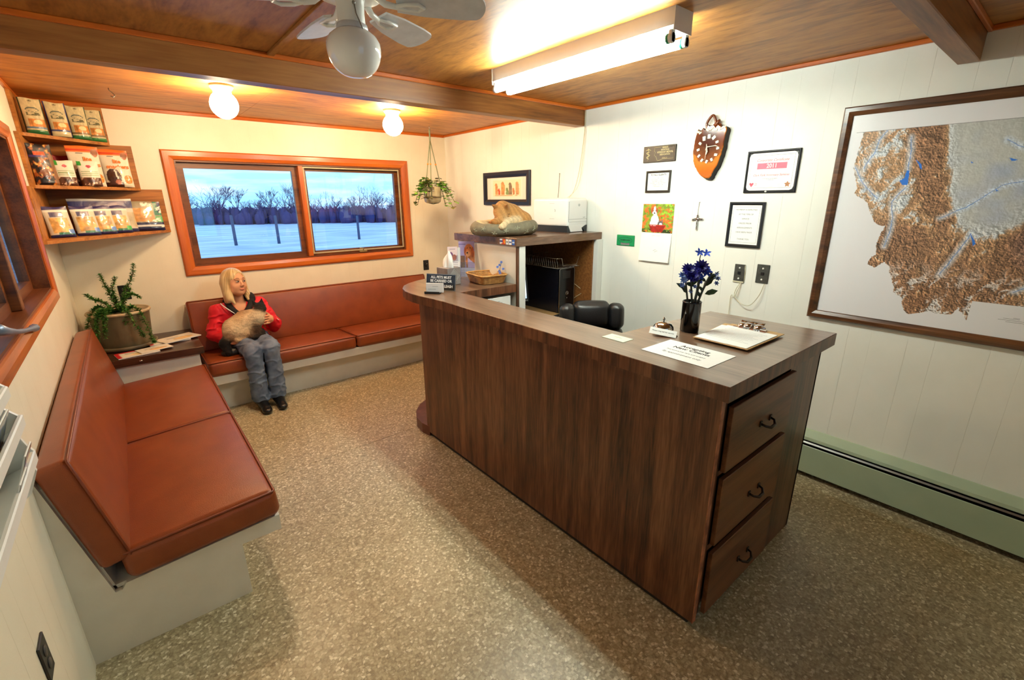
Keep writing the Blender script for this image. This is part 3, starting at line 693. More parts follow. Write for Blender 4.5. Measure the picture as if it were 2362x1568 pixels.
# back cushion leaning on the left wall
bx0, bz0, bx1, bz1 = -3.19, .36, -3.24, .80
up_ = Vector((-.085, 0, .42)).normalized()
slab_cushion('back_cushion', 'long rust vinyl back cushion leaning on the left wall above the bench', 'bench back cushions', (-3.196, -1.725, .588), (0, 1, 0), tuple(up_), (1.045, .218, .046), .022, (0, .006, .016))
bb = thing('bench_base', 'white painted bench base along the back wall, under the window', 'bench', (-1.5, -.35, 0))
XB0, XB1 = -2.63, -.40
MB().box(XB0, XB1, -.59, -.573, 0, .245).build('kick_board', BASEW, bb)
MB().box(XB0, XB1, -.70, -.68, .242, .312, .002).build('front_rail', BASEW, bb)
MB().prism([(-.68, .296), (-.68, .311), (-.12, .27), (-.12, .255)], 'x', XB0, XB1).build('seat_board', BASEW, bb)
MB().box(XB1, XB1+.018, -.70, -.02, 0, .311).build('end_panel', BASEW, bb)
MB().prism([(-.13, .26), (-.115, .26), (-.006, .77), (-.02, .77)], 'x', XB0, XB1).build('back_board', BASEW, bb)
for x0, x1, lb in ((-2.615, -1.472, 'rust vinyl seat cushion under the seated woman, on the back bench'), (-1.462, -.42, 'empty rust vinyl seat cushion right of the seated woman, on the back bench')):
    slab_cushion('seat_cushion', lb, 'bench seat cushions', ((x0+x1)/2, -.455, .352), (1, 0, 0), (0, math.cos(sl), -math.sin(sl)), ((x1-x0)/2, .262, .058), .03, (.006, .008, .016))
slab_cushion('back_cushion', 'long rust vinyl back cushion under the window, behind the seated woman', 'bench back cushions', (-1.53, -.135, .59), (1, 0, 0), (0, .085, .42), (1.10, .218, .05), .022, (0, .006, .018))
# ------------------------------------------------------------------ corner cabinet
cc = thing('corner_cabinet', 'white corner cabinet with a dark walnut top, between the two benches', 'cabinet', (-2.96, -.33, 0))
MB().box(-W+.002, -2.645, -.64, -.002, 0, .505).build('body', BASEW, cc)
m = MB().box(-W+.002, -2.612, -.665, -.002, .505, .558, .002); m.build('top_board', wood('dark_walnut_top', (40, 22, 14), (66, 38, 24), (88, 54, 36), 'x', 1.2, .25), cc)
MB().ball((-2.99, -.667, .53), (.012, .004, .005), 8).build('catch', CHROME, cc)
# ------------------------------------------------------------------ baseboard heater
he = thing('baseboard_heater', 'long pale green baseboard heater along the foot of the right wall', 'heater', (-.04, -4.6, 0))
ya, yb = YF+.1, -2.7
MB().box(-.07, -.064, ya, yb, .035, .205, .002).build('front_cover', HEAT, he)
MB().prism([(0, .285), (-.006, .285), (-.052, .252), (-.056, .235), (-.05, .235), (-.048, .248), (0, .278)], 'y', ya, yb).build('top_hood', HEAT, he)
MB().prism([(-.064, .218), (-.058, .226), (-.02, .216), (-.024, .21)], 'y', ya, yb).build('damper_blade', STEEL, he)
MB().box(-.012, -.001, ya, yb, .02, .278).build('back_plate', DARK, he)
MB().box(-.064, -.012, ya, yb, .03, .036).build('bottom_pan', DARK, he)
MB().tube([(-.036, ya, .12), (-.036, yb, .12)], .012).build('heating_pipe', STEEL, he)
# ------------------------------------------------------------------ corner shelf with three stepped tiers
cs = thing('corner_shelf', 'stepped three-tier honey wood corner shelf above the corner cabinet', 'shelf', (-3.1, -.2, 1.38))
TIERS = [(1.385, 1.688, .86, .675), (1.70, 1.995, .625, .545), (2.008, 2.243, .455, .425)]
for z0, z1, d, wx in TIERS:
    t = .02; X = -W+.001
    MB().prism([(X, -.001), (X, -d), (X+.025, -d), (X+wx, -.03), (X+wx, -.001)], 'z', z0-t, z0).build('shelf_board', SHELFW, cs)
    MB().box(X, X+.016, -d, -.016, z0, z1).build('side_board', SHELFW, cs)
    MB().box(X, X+wx, -.015, -.001, z0, z1).build('back_board', SHELFW, cs)
# ================================================================== LAMPS AND CEILING THINGS
fx = thing('fluorescent_fixture', 'lit white two-tube fluorescent strip fixture on the plywood ceiling', 'ceiling light', (-1.165, -3.02, H))
m = MB().prism([(-1.222, H), (-1.222, 2.205), (-1.205, 2.19), (-1.125, 2.19), (-1.108, 2.205), (-1.108, H)], 'y', -3.565, -2.472); m.build('housing', WHITE, fx)
MB().box(-1.224, -1.106, -3.568, -3.565, 2.188, H).build('end_plate', WPLAST, fx)
MB().box(-1.224, -1.106, -2.472, -2.469, 2.188, H).build('end_plate', WPLAST, fx)
for x in (-1.2115, -1.1185):
    lab(MB().tube([(x, -3.54, 2.166), (x, -2.50, 2.166)], .0165, 14).build('fluorescent_tube', TUBEM, fx), 'lit fluorescent tube')
    for y in (-3.552, -2.488):
        s = MB().box(x-.012, x+.012, y-.008, y+.008, 2.15, 2.192, .003).tube([(x, y-.008, 2.166), (x, y+.008, 2.166)], .017, 12); s.build('lamp_socket', WHITE, fx)
    lab(MB().tube([(x, -3.545, 2.166), (x, -3.535, 2.166)], .0175, 14).build('tube_cap', pm('green_tube_end%d' % (x*1000), (40, 150, 110), .4), fx), 'green tube end')
for x, y, lb in ((-2.292, -1.19, 'lit opal globe light on the far ceiling, above the seated woman'), (-1.125, -1.06, 'lit opal globe light on the far ceiling, nearer the hanging plant')):
    g = thing('globe_light', lb, 'ceiling light', (x, y, H), 'opal ceiling globes')
    MB().lathe([(0, 0), (.062, 0), (.064, -.012), (.05, -.03), (0, -.03)], 28, (x, y, H)).build('base', WHITE, g)
    prof = [(.044, -.028), (.05, -.035)]+[(.078*math.sin(t), -.105-.083*math.cos(t)*-1*-1) for t in np.linspace(.75, math.pi, 14)]
    prof = [(.044, -.028), (.048, -.036)]+[(.077*math.sin(t), -.108+.078*math.cos(t)) for t in np.linspace(.68, math.pi-.001, 14)]+[(0, -.186)]
    MB().lathe(prof, 28, (x, y, H)).build('globe', BULBM, g)
# ceiling fan
FX, FY = -2.318, -3.265
fan = thing('ceiling_fan', 'white six-blade ceiling fan with an unlit opal globe, hanging in front of the beam', 'fan', (FX, FY, H))
MB().lathe([(0, 0), (.075, 0), (.078, -.02), (.06, -.045), (0, -.045)], 32, (FX, FY, H)).build('canopy', WHITE, fan)
MB().lathe([(.03, -.04), (.085, -.055), (.098, -.075), (.1, -.115), (.085, -.135), (.05, -.142), (.0, -.142)], 36, (FX, FY, H)).build('motor_housing', WHITE, fan)
MB().lathe([(.04, -.142), (.038, -.148), (.036, -.175), (.037, -.2), (.036, -.204)], 28, (FX, FY, H)).build('switch_housing', WHITE, fan)
MB().lathe([(.036, -.200), (.041, -.203), (.043, -.214), (.040, -.219), (.043, -.222)], 28, (FX, FY, H)).build('globe_fitter', pm('pale_fitter', (206, 208, 212), .3), fan)
gp = [(.04, -.215), (.052, -.222), (.064, -.232), (.072, -.247), (.0735, -.26)]+[(.0735*math.cos(t)**.8, -.26-.072*math.sin(t)) for t in np.linspace(.1, math.pi/2-.01, 12)]+[(0, -.332)]
MB().lathe(gp, 40, (FX, FY, H)).build('globe', MILK, fan)
MB().tube([(FX-.005, FY-.038, 2.11), (FX-.002, FY-.041, 2.08), (FX+.005, FY-.046, 2.058), (FX+.010, FY-.05, 2.043)], .0016, 6).ball((FX-.005, FY-.038, 2.105), .005, 8).build('pull_chain', STEEL, fan)
ZB = 2.118
for k in range(6):
    a = math.radians(-31+60*k); M = Matrix.Translation((FX, FY, ZB)) @ Matrix.Rotation(a, 4, 'Z') @ Matrix.Rotation(math.radians(-14), 4, 'X')
    pts = [(.125, -.032), (.2, -.046), (.3, -.052), (.345, -.05)]+[(.345+.028*math.sin(t), -.05*math.cos(t)) for t in np.linspace(.2, math.pi-.2, 8)]+[(.345, .05), (.3, .052), (.2, .046), (.125, .032)]
    MB().prism(pts, 'z', -.003, .003, M=M).build('blade', pm('white_blade', (214, 216, 220), .35) if k == 0 else MATS['white_blade'], fan)
    br = MB()
    Mi = Matrix.Translation((FX, FY, ZB)) @ Matrix.Rotation(a, 4, 'Z')
    br.tube([(.07, 0, .016), (.095, 0, -.002), (.12, 0, -.006), (.15, .018, -.007), (.185, .022, -.007), (.20, 0, -.007), (.185, -.022, -.007), (.15, -.018, -.007), (.12, 0, -.006)], [.010, .009, .008]+[.005]*6, 8, M=Mi)
    br.build('blade_bracket', WHITE, fan)
# hooks
hk = MB().tube([(-2.814, -.69, H), (-2.814, -.69, H-.012), (-2.80, -.695, H-.026), (-2.79, -.70, H-.04), (-2.80, -.705, H-.052), (-2.812, -.705, H-.046)], .0028, 6); tag(hk.build('ceiling_hook', STEEL, origin=(-2.814, -.69, H)), 'small bare metal hook in the far ceiling, near the corner shelf', 'hook')
# hanging plant
PX, PY = -.483, -.514
hp_ = thing('hanging_plant', 'trailing green plant in a mottled pot on knotted sage cords by the window', 'plant', (PX, PY, 1.56))
ph = MB().tube([(PX, PY, H), (PX, PY, H-.015), (PX+.008, PY, H-.028), (PX, PY, H-.038), (PX-.006, PY, H-.03)], .0025, 6); ph.build('hook', STEEL, hp_)
MB().tube([(PX, PY, H-.03), (PX+.001, PY, H-.13)], .008, 8).build('cord_gather', MACR, hp_)
PC = (PX-.005, PY, 1.565)
for a in (200, 235, 350):
    t = math.radians(a); e = (PC[0]+.092*math.cos(t), PC[1]+.092*math.sin(t), 1.72)
    p0 = (PX, PY, H-.12)
    pth = [p0]+[tuple(p0[i]+(e[i]-p0[i])*q for i in range(3)) for q in (.3, .6, .85, 1)]+[(PC[0]+.088*math.cos(t), PC[1]+.088*math.sin(t), 1.62), (PC[0]+.06*math.cos(t), PC[1]+.06*math.sin(t), 1.566), (PC[0], PC[1], 1.558)]
    MB().tube(pth, .0045, 6).build('cord', MACR, hp_)
    q = tuple(p0[i]+(e[i]-p0[i])*.52 for i in range(3)); MB().ball(q, .009, 10).build('bead', BEADO, hp_)
MB().lathe([(0, 0), (.06, .0), (.078, .012), (.084, .05), (.086, .10), (.088, .145), (.084, .15), (.08, .145), (.078, .1), (0, .09)], 28, PC).build('pot', GLASSP, hp_)
MB().lathe([(.086, .048), (.0885, .052), (.0885, .058), (.086, .062)], 28, PC).build('pot_band', POTM, hp_)
rg = random.Random(8)
def leaf(mb, p, d, s, mi=0, w=.7, up=(0, 0, 1)):
    d = Vector(d).normalized(); sd = d.cross(Vector(up)); sd = sd.normalized() if sd.length > 1e-4 else Vector((1, 0, 0)); n = sd.cross(d)
    P = Vector(p); q = []
    for a, b, c in ((0, 0, 0), (.25, .42, .06), (.6, .5, .08), (1, 0, -.06), (.6, -.5, .08), (.25, -.42, .06), (.5, 0, 0)):
        q.append(tuple(P+d*a*s+sd*b*s*w+n*c*s))
    mb.add(q, [(0, 1, 6), (1, 2, 6), (2, 3, 6), (3, 4, 6), (4, 5, 6), (5, 0, 6)], mi, True)
for i in range(26):
    a = rg.uniform(0, 6.28) if i > 20 else math.radians((188 if i % 3 else 352)+rg.uniform(-45, 45)); r0 = .06; lv = MB()
    ln_ = rg.uniform(.06, .16); up_k = rg.uniform(.02, .12); dr_ = rg.uniform(.02, .2)
    P = [(PC[0]+math.cos(a)*(r0+ln_*t), PC[1]+math.sin(a)*(r0+ln_*t), 1.70+up_k*math.sin(math.pi*min(1, t*1.3)*.8)-dr_*t*t) for t in np.linspace(0, 1, 6)]
    lv.tube(P, .0022, 5, mi=1)
    for t in range(1, 6):
        for s in (-1, 1):
            d = (math.cos(a+s*1.1)+rg.uniform(-.4, .4), math.sin(a+s*1.1)+rg.uniform(-.4, .4), rg.uniform(-.5, .5)); leaf(lv, P[t], d, rg.uniform(.030, .056), 0, .95)
    lv.build('vine', [IVYG if rg.random() < .62 else IVYD, STEM], hp_)
# ================================================================== THINGS ON THE WALLS
def outlet(nm, M, w, h, mat, label, cat, kind):
    t = thing(nm, label, cat, tuple(M.translation))
    MB().box(-w/2, w/2, -h/2, h/2, 0, .006, .002, 1, 0, M).build('cover_plate', mat, t)
    if kind == 'duplex':
        for s in (-1, 1):
            MB().lathe([(0, .0085), (.014, .0085), (.0155, .006)], 20, M=M @ Matrix.Translation((0, s*.021, 0)), sy=1).build('socket', WPLAST if mat is not BLACK else pm('socket_face%d' % len(MATS), (70, 66, 62), .35), t)
    elif kind == 'switch':
        MB().lathe([(0, .02), (.014, .018), (.017, .006)], 20, M=M).build('knob', GLOSSB, t)
        MB().tube([(-.006, .016, .0205), (0, .019, .0205), (.007, .016, .0205)], .0014, 5, M=M).build('knob_mark', WHITE, t)
    elif kind == 'phone':
        MB().box(-.009, .009, -.008, .010, .006, .010, .001, 1, 0, M).build('jack', BLACK, t)
        for s in (-.034, .032): MB().lathe([(0, .0085), (.005, .008), (.006, .006)], 12, M=M @ Matrix.Translation((0, s, 0))).build('screw', WHITE, t)
    return t
t = outlet('wall_outlet', BW(-2.994, .92), .07, .112, BLACK, 'black wall outlet on the back wall, behind the fern pot', 'outlet', 'duplex')
outlet('dimmer_switch', BW(-.323, .886), .068, .112, BLACK, 'black plate with a round dimmer knob on the back wall, right of the window', 'switch', 'switch')
outlet('wall_outlet', FR((-W, -3.19, .455), (0, 1, 0), (0, 0, 1)), .072, .115, BLACK, 'black wall outlet low on the left wall, at the bottom left corner', 'outlet', 'duplex')
GREYP = pm('dark_grey_plate', (84, 84, 78), .4, .3, c2=(64, 64, 60), ns=60)
t1 = outlet('phone_plate', RW(-3.377, 1.148), .064, .108, GREYP, 'grey phone jack plate on the right wall, the one nearer the vase', 'phone jack', 'phone')
MB().box(-.034, .034, -.058, -.05, 0, .008, .001, 1, 0, RW(-3.377, 1.148)).tube([(.034, -.055, .004), (.036, .0, .004), (.030, .054, .004)], .002, 5, M=RW(-3.377, 1.148)).build('broken_rim', IVORY, t1)
t2 = outlet('phone_plate', RW(-3.515, 1.158), .072, .112, GREYP, 'grey phone jack plate on the right wall, the one nearer the map', 'phone jack', 'phone')
def wcord(pts, r=.0022, x=-.006): return MB().tube([(x, y, z) for y, z in pts], r, 6)
def smooth(pts, n=5):
    P = [Vector(p) for p in pts]; P = [P[0]]+P+[P[-1]]; out = []
    for i in range(1, len(P)-2):
        for k in range(n):
            t = k/n; a, b, c, d = P[i-1], P[i], P[i+1], P[i+2]
            out.append(tuple(.5*((2*b)+(c-a)*t+(2*a-5*b+4*c-d)*t*t+(3*b-a-3*c+d)*t**3)))
    out.append(tuple(P[-2])); return out
pc = thing('phone_cable', 'loose ivory phone cord looping between the two phone plates on the right wall', 'cord', (-.006, -3.43, 1.0))
MB().tube(smooth([(-.008, -3.392, 1.09), (-.02, -3.378, 1.05), (-.02, -3.372, 1.01), (-.02, -3.39, .985), (-.03, -3.43, .962), (-.03, -3.48, .965), (-.02, -3.52, 1.03), (-.008, -3.535, 1.10)]), .0022, 6).build('loop', IVORY, pc)
MB().tube(smooth([(-.008, -3.398, 1.09), (-.018, -3.385, 1.04), (-.02, -3.374, .998), (-.015, -3.355, 1.008), (-.01, -3.345, .98), (-.01, -3.347, .88), (-.01, -3.35, .5)]), .0022, 6).build('drop', IVORY, pc)
wc = thing('wall_cable', 'thin ivory cable running down the right wall from the beam end to the printer', 'cable', (-.006, -2.05, 1.8))
MB().tube([(-.008, -2.056, H-.005), (-.008, -2.056, 2.14)], .005, 6).build('conduit', IVORY, wc)
MB().tube(smooth([(-.008, -2.056, 2.14), (-.012, -2.045, 2.0), (-.02, -2.02, 1.8), (-.03, -1.98, 1.66), (-.04, -1.93, 1.60)]), .0024, 6).tube(smooth([(-.008, -2.06, 2.14), (-.01, -2.05, 1.95), (-.012, -2.01, 1.7), (-.03, -1.9, 1.60)]), .0015, 5).build('wire', IVORY, wc)
# framed dog drawing
def framed(name, label, M, w, h, fw, d, fmat, cat='picture', group=None):
    t = thing(name, label, cat, tuple(M.translation), group); frame_ring(MB(), w, h, fw, d, M).build('frame', fmat, t)
    plate(MB(), w-.01, h-.01, .001, .006, M).build('backing', PAPER, t); return t
M = RW(-1.075, 1.695); t = framed('framed_picture', 'black framed drawing of a row of dogs on the right wall above the sleeping cat', M, .70, .305, .052, .022, pm('blue_black_frame', (26, 26, 36), .3))
def cf(u, v):
    c = np.tile(np.array((244, 232, 214), float), (len(u), 1)); n = fbm(u*14, v*9, 3, 4)
    fill(c, (u < .1) | (u > .9), (226, 222, 206)); m = (u > .16) & (u < .86) & (v > .14) & (v < .9); c[m] = (250, 226, 188)
    for cx, hh, wd, col in ((.25, .55, .035, (214, 150, 90)), (.32, .26, .028, (196, 84, 40)), (.42, .62, .045, (206, 140, 84)), (.53, .3, .03, (120, 140, 90)), (.61, .56, .04, (128, 110, 84)), (.69, .28, .025, (196, 130, 80)), (.78, .6, .04, (206, 150, 100))):
        b = .2; m = (np.abs(u-cx) < wd*(.75+.5*n)) & (v > b) & (v < b+hh*.8) | ell(u, v, cx-.008, b+hh*.84, wd*.9, .09); c[m] = np.array(col)*(.8+.5*n[m])[:, None]
    fill(c, (np.abs(v-.17) < .012) & (u > .2) & (u < .8) & (n > .35), (196, 130, 80)); return c
painted('drawing', 90, 40, M, .595, .20, cf, PRINT, t, .0065)
# black membership plaque
M = RW(-2.737, 1.885); t = thing('membership_plaque', 'black plaque with pale lettering and a state outline, top of the wall notices', 'plaque', (0, -2.737, 1.885))
MB().box(-.125, .125, -.052, .052, 0, .012, .002, 1, 0, M).build('board', FRBLK, t)
T = lambda x, y, z=.0125: M @ Matrix.Translation((x, y, z))
text('MEMBER\nMONTANA\nVETERINARY MEDICAL\nASSOCIATION', .0155, T(.045, .016), GOLDI, t, sx=.78, bold=.0004, space=.95)
text('DVM-10', .011, T(.045, -.028), GOLDI, t)
so = [(-.035, .042), (.112, .042), (.112, -.034), (.03, -.034), (.012, -.04), (-.01, -.044), (-.02, -.02), (-.034, -.008), (-.03, .01), (-.036, .02), (-.035, .042)]
mb = MB(); mb.tube([(x, y, .0128) for x, y in so], .0012, 5, True, M=M); mb.build('state_outline', GOLDI, t)
mb = MB(); mb.tube([(-.085, -.042, .013), (-.085, .040, .013)], [.001, .003], 6, M=M).tube([(-.106, .026, .013), (-.085, .032, .013), (-.064, .026, .013)], [.002, .004, .002], 6, M=M)
mb.tube(smooth([(-.072, .018, .013), (-.099, .008, .013), (-.072, -.006, .013), (-.096, -.018, .013), (-.078, -.03, .013)], 4), .003, 6, M=M); mb.build('serpent_staff_emblem', GOLDI, t)
# notices
M = RW(-2.742, 1.706); t = framed('framed_notice', 'small dark framed notice to all clients on the right wall, under the black plaque', M, .192, .142, .014, .014, pm('dark_brown_frame', (44, 36, 28), .35), 'notice')
plate(MB(), .164, .114, .006, .0065, M).build('sheet', PAPER, t)
T = lambda x, y, z=.0068: M @ Matrix.Translation((x, y, z))
text('TO ALL CLIENTS', .0165, T(0, .044), INK, t, bold=.0003); text('TO ALL OUR CLIENTS\nTHE NORMAL CLINIC VISIT\nREQUIRES PAYMENT\nPAYMENT OF PRESCRIPTION\nTHANKS FOR YOUR\nCONSIDERATION', .0095, T(0, -.004), INKG, t, space=1.15)
M = RW(-3.371, 1.439); t = framed('framed_notice', 'black framed payment policy notice on the right wall, under the certificate', M, .208, .265, .017, .016, FRBLK, 'notice')
plate(MB(), .174, .231, .006, .0065, M).build('sheet', PAPER, t)
T = lambda x, y, z=.0068: M @ Matrix.Translation((x, y, z))
text('PAYMENT IS EXPECTED\n\nAT THE TIME OF\n\nSERVICE\n\nUNLESS PRIOR\n\nARRANGEMENTS\n\nHAVE BEEN MADE', .0125, T(0, .022), INKG, t, space=1.05, sx=.95); text('THANK YOU', .0125, T(0, -.085), INKG, t)
mb = MB()
for a, b, c, d in ((-.078, .104, .078, .104), (.078, .104, .078, -.104), (.078, -.104, -.078, -.104), (-.078, -.104, -.078, .104)): mb.tube([(a, b, .0066), (c, d, .0066)], .0005, 4, M=M)
mb.build('printed_border', INKG, t)
M = RW(-3.478, 1.738); t = framed('framed_certificate', 'black framed pink and white certificate dated 2011 on the right wall, beside the map', M, .284, .229, .012, .012, FRBLK, 'certificate')
cw, ch = .258, .203; k = .02
mb = MB(); mb.prism([(-cw/2+k, -ch/2), (cw/2-k, -ch/2), (cw/2-k*.3, -ch/2+k*.3), (cw/2, -ch/2+k), (cw/2, ch/2-k), (cw/2-k*.3, ch/2-k*.3), (cw/2-k, ch/2), (-cw/2+k, ch/2), (-cw/2+k*.3, ch/2-k*.3), (-cw/2, ch/2-k), (-cw/2, -ch/2+k), (-cw/2+k*.3, -ch/2+k*.3)], 'z', .0065, .0075, M=M); mb.build('certificate_sheet', pm('cream_paper', (250, 244, 242), .5), t)
plate(MB(), .27, .215, .006, .0064, M).build('folder', FRBLK, t)
T = lambda x, y, z=.0078: M @ Matrix.Translation((x, y, z))
text('Corporate Certificate', .0195, T(0, .062), INKR, t, shear=.35)
MB().box(-.08, .08, .015, .047, .0076, .0079, M=M).build('pink_band', INKP, t)
text('2011', .032, T(0, .031, .0081), INKW, t, bold=.0006, sx=.9); text('Clark Fork Veterinary Services', .0165, T(0, -.018), INKR, t, shear=.35, sx=.95)
text('is recognised for its support\nof animal care', .007, T(0, -.04), INKG, t)
mb = MB(); mb.add([(x, y, .0078) for x, y in ((-.1, -.083), (-.112, -.066), (-.111, -.06), (-.106, -.058), (-.1, -.063), (-.094, -.058), (-.089, -.06), (-.088, -.066))], [tuple(range(8))], M=M); mb.build('heart_emblem', INKR, t)
text('Pets\nfirst', .008, T(-.075, -.068), INKR, t)
mb = MB(); st = [(.096+.017*(1 if i % 2 == 0 else .55)*math.sin(math.pi*i/5), -.07+.017*(1 if i % 2 == 0 else .55)*math.cos(math.pi*i/5), .0078) for i in range(10)]; mb.add(st, [tuple(range(10))], M=M); mb.build('star_emblem', pm('tan_ink', (186, 126, 78), .5), t)
mb = MB()
for a, b, c, d in ((-.115, .088, .115, .088), (.115, .088, .115, -.088), (.115, -.088, -.115, -.088), (-.115, -.088, -.115, .088)): mb.tube([(a, b, .0076), (c, d, .0076)], .0005, 4, M=M)
mb.build('printed_border', INKG, t)
MB().ball((-.012, -.108, .013), (.007, .005, .003), 8, M=M).build('hanging_tack', PAPER, t)
# green sign
M = RW(-2.50, 1.294); t = thing('green_sign', 'small green plastic sign with an oval emblem on the right wall, left of the calendar', 'sign', (0, -2.5, 1.294))
MB().box(-.081, .081, -.04, .04, 0, .006, .004, 2, 0, M).build('plate', GREENP, t)
mb = MB(); mb.tube([(.062*math.cos(a), .022*math.sin(a)+.002, .0064) for a in np.linspace(0, 2*math.pi, 33)[:-1]], .0012, 5, True, M=M); mb.build('oval_emblem', pm('dark_green_ink', (10, 70, 46), .5), t)
text('HOMEAGAIN', .0165, M @ Matrix.Translation((0, .002, .0064)), MATS['dark_green_ink'], t, bold=.0006, sx=.9)
MB().box(-.04, .04, -.034, -.018, .006, .0068, M=M).build('grey_band', INKG, t)
# calendar
M = RW(-2.762, 1.362); t = thing('wall_calendar', 'wall calendar with a puppy picture over a white month sheet, on the right wall', 'calendar', (0, -2.762, 1.362))
def cf(u, v):
    n = fbm(u*16, v*16, 4, 2); n2 = fbm(u*9+5, v*9, 3, 9); c = np.stack([70+120*n, 110+90*n, 30+40*n], 1)
    fill(c, n2 > .53, (236, 96, 30)); m = (n2 > .58); c[m] = np.array((250, 120, 50))*(.75+.5*n[m])[:, None]
    fill(c, (fbm(u*11, v*11+7, 2, 5) > .66) & (u > .55), (150, 204, 60)); fill(c, (v < .12) & (n < .48), (40, 60, 26))
    m = (v < .26) & (np.abs(u-.5) < .17+.1*v/.26) & (v > .02); c[m] = np.array((168, 34, 24))*(.75+.4*n[m])[:, None]
    W_ = (236, 234, 238)
    fill(c, ell(u, v, .41, .43, .13, .2) | ell(u, v, .30, .32, .05, .09), W_); fill(c, ell(u, v, .42, .66, .055, .1), W_)
    fill(c, ell(u, v, .38, .76, .115, .13), (176, 84, 38)); fill(c, ell(u, v, .385, .78, .04, .14) | ell(u, v, .385, .69, .07, .065), W_)
    fill(c, ell(u, v, .385, .685, .024, .026) | ell(u, v, .345, .77, .014, .014) | ell(u, v, .43, .77, .014, .014), (30, 22, 20))
    fill(c, ell(u, v, .60, .33, .085, .085), (90, 90, 96)); fill(c, ell(u, v, .61, .30, .05, .05), W_); fill(c, ell(u, v, .655, .42, .02, .05) | ell(u, v, .56, .41, .02, .05), (120, 110, 112))
    fill(c, (np.abs(v-.265) < .012) & (np.abs(u-.5) < .28), (196, 60, 40)); return c
painted('picture_sheet', 84, 70, RW(-2.762, 1.461, .004), .247, .195, cf, PRINT, t)
MB().box(-.124, .124, -.0975, .0975, 0, .0035, M=RW(-2.762, 1.461)).build('picture_backing', PAPER, t)
MB().add([(-.124, .098, .003), (.122, .098, .003), (.122, .098, .0), (-.124, .098, 0), (-.126, -.10, .02), (.12, -.10, .02), (.12, -.10, .004), (-.126, -.10, .004)], [(0, 1, 2, 3), (4, 7, 6, 5), (0, 4, 5, 1), (1, 5, 6, 2), (2, 6, 7, 3), (3, 7, 4, 0)], M=RW(-2.762, 1.262)).build('month_sheet', PAPER, t)
Mt = RW(-2.762, 1.262)
text('JANUARY', .016, Mt @ Matrix.Translation((0, .08, .0052)), pm('faint_ink', (214, 216, 220), .6), t)
mb = MB()
for (a, b) in ((.0, -.02), (.012, -.028)): mb.tube([(a-.01, b-.004, .0145), (a+.012, b+.006, .0145)], .0007, 4, M=Mt)
mb.build('pencil_note', INKG, t)
# crucifix ornament
M = RW(-3.062, 1.452); t = thing('hanging_cross', 'small silver cross ornament on a thin chain, on the right wall under the clock', 'ornament', (0, -3.062, 1.452))
MB().tube([(0, .115, .004), (-.002, .07, .006), (-.001, .032, .006)], .0012, 5, M=M).tube([(-.004, .116, .002), (.006, .119, .004)], .0014, 5, M=M).build('chain', STEEL, t)
mb = MB().tube([(0, .033, .008), (0, -.048, .008)], [.006, .005], 8, M=M).tube([(-.029, .01, .008), (0, .016, .010), (.029, .012, .008)], [.006, .007, .006], 8, M=M)
for q in ((0, -.05), (-.032, .008), (.032, .012), (0, .034)): mb.ball((q[0], q[1], .008), .0075, 8, M=M)
mb.tube([(0, .016, .014), (.001, -.03, .013)], [.004, .003], 8, M=M).ball((0, .022, .015), .005, 8, M=M).tube([(-.02, .018, .013), (0, .012, .014), (.02, .018, .013)], .0025, 6, M=M)
mb.build('cross', CHROME, t)
# wood slice clock
t = thing('wall_clock', 'rustic wood slice clock with white stone hour marks, on the right wall', 'clock', (0, -3.1, 1.9))
M = RW(-3.10, 1.895)
ol = [(.000, .118), (-.012, .128), (-.02, .10), (-.042, .112), (-.062, .095), (-.075, .108), (-.084, .075), (-.092, .03), (-.095, -.03), (-.088, -.075), (-.072, -.11), (-.05, -.14), (-.024, -.166), (.01, -.182), (.036, -.178), (.05, -.15), (.072, -.108), (.088, -.06), (.098, -.005), (.104, .05), (.108, .098), (.092, .112), (.08, .105), (.055, .12), (.04, .108), (.022, .124)]
rr = random.Random(2)
def dens(p, n=4, j=.002):
    o = []
    for i in range(len(p)):
        for k in range(n):
            q = k/n; o.append((p[i][0]+(p[(i+1) % len(p)][0]-p[i][0])*q+rr.uniform(-j, j), p[i][1]+(p[(i+1) % len(p)][1]-p[i][1])*q+rr.uniform(-j, j)))
    return o
od = dens(ol); bk = [(x*1.03, y*1.03-.008) for x, y in od]; n = len(od)
MB().add([(x, y, .002) for x, y in bk]+[(x*1.0, y, .045) for x, y in od], [tuple(range(n))]+[(i, (i+1) % n, (i+1) % n+n, i+n) for i in range(n)], M=M).build('bark_edge', pm('dark_bark', (40, 28, 20), .7, c2=(22, 16, 12), ns=60, bump=.6), t)
fm, nt, b = newmat('burl_face'); L = nt.links.new; b.inputs['Roughness'].default_value = .12; b.inputs['Coat Weight'].default_value = .8
tc = N(nt, 'ShaderNodeTexCoord'); sp = N(nt, 'ShaderNodeVectorMath', operation='LENGTH'); vm = N(nt, 'ShaderNodeMapping'); vm.inputs['Scale'].default_value = (0, 1.0, .92); vm.inputs['Location'].default_value = (0, 0, -.022)
L(tc.outputs['Object'], vm.inputs[0]); L(vm.outputs[0], sp.inputs[0]); nn = N(nt, 'ShaderNodeTexNoise'); nn.inputs['Scale'].default_value = 28; L(tc.outputs['Object'], nn.inputs['Vector'])
ma = N(nt, 'ShaderNodeMath', operation='MULTIPLY_ADD'); ma.inputs[1].default_value = .05; L(nn.outputs['Fac'], ma.inputs[0]); L(sp.outputs['Value'], ma.inputs[2])
r = ramp(nt, [(.06, lin((70, 26, 8))), (.11, lin((112, 50, 14))), (.128, lin((124, 58, 16))), (.138, lin((206, 116, 30))), (.19, lin((190, 98, 26)))]); L(ma.outputs[0], r.inputs[0]); L(r.outputs[0], b.inputs['Base Color'])
fi = inset(od[::-1], -.004)[::-1]
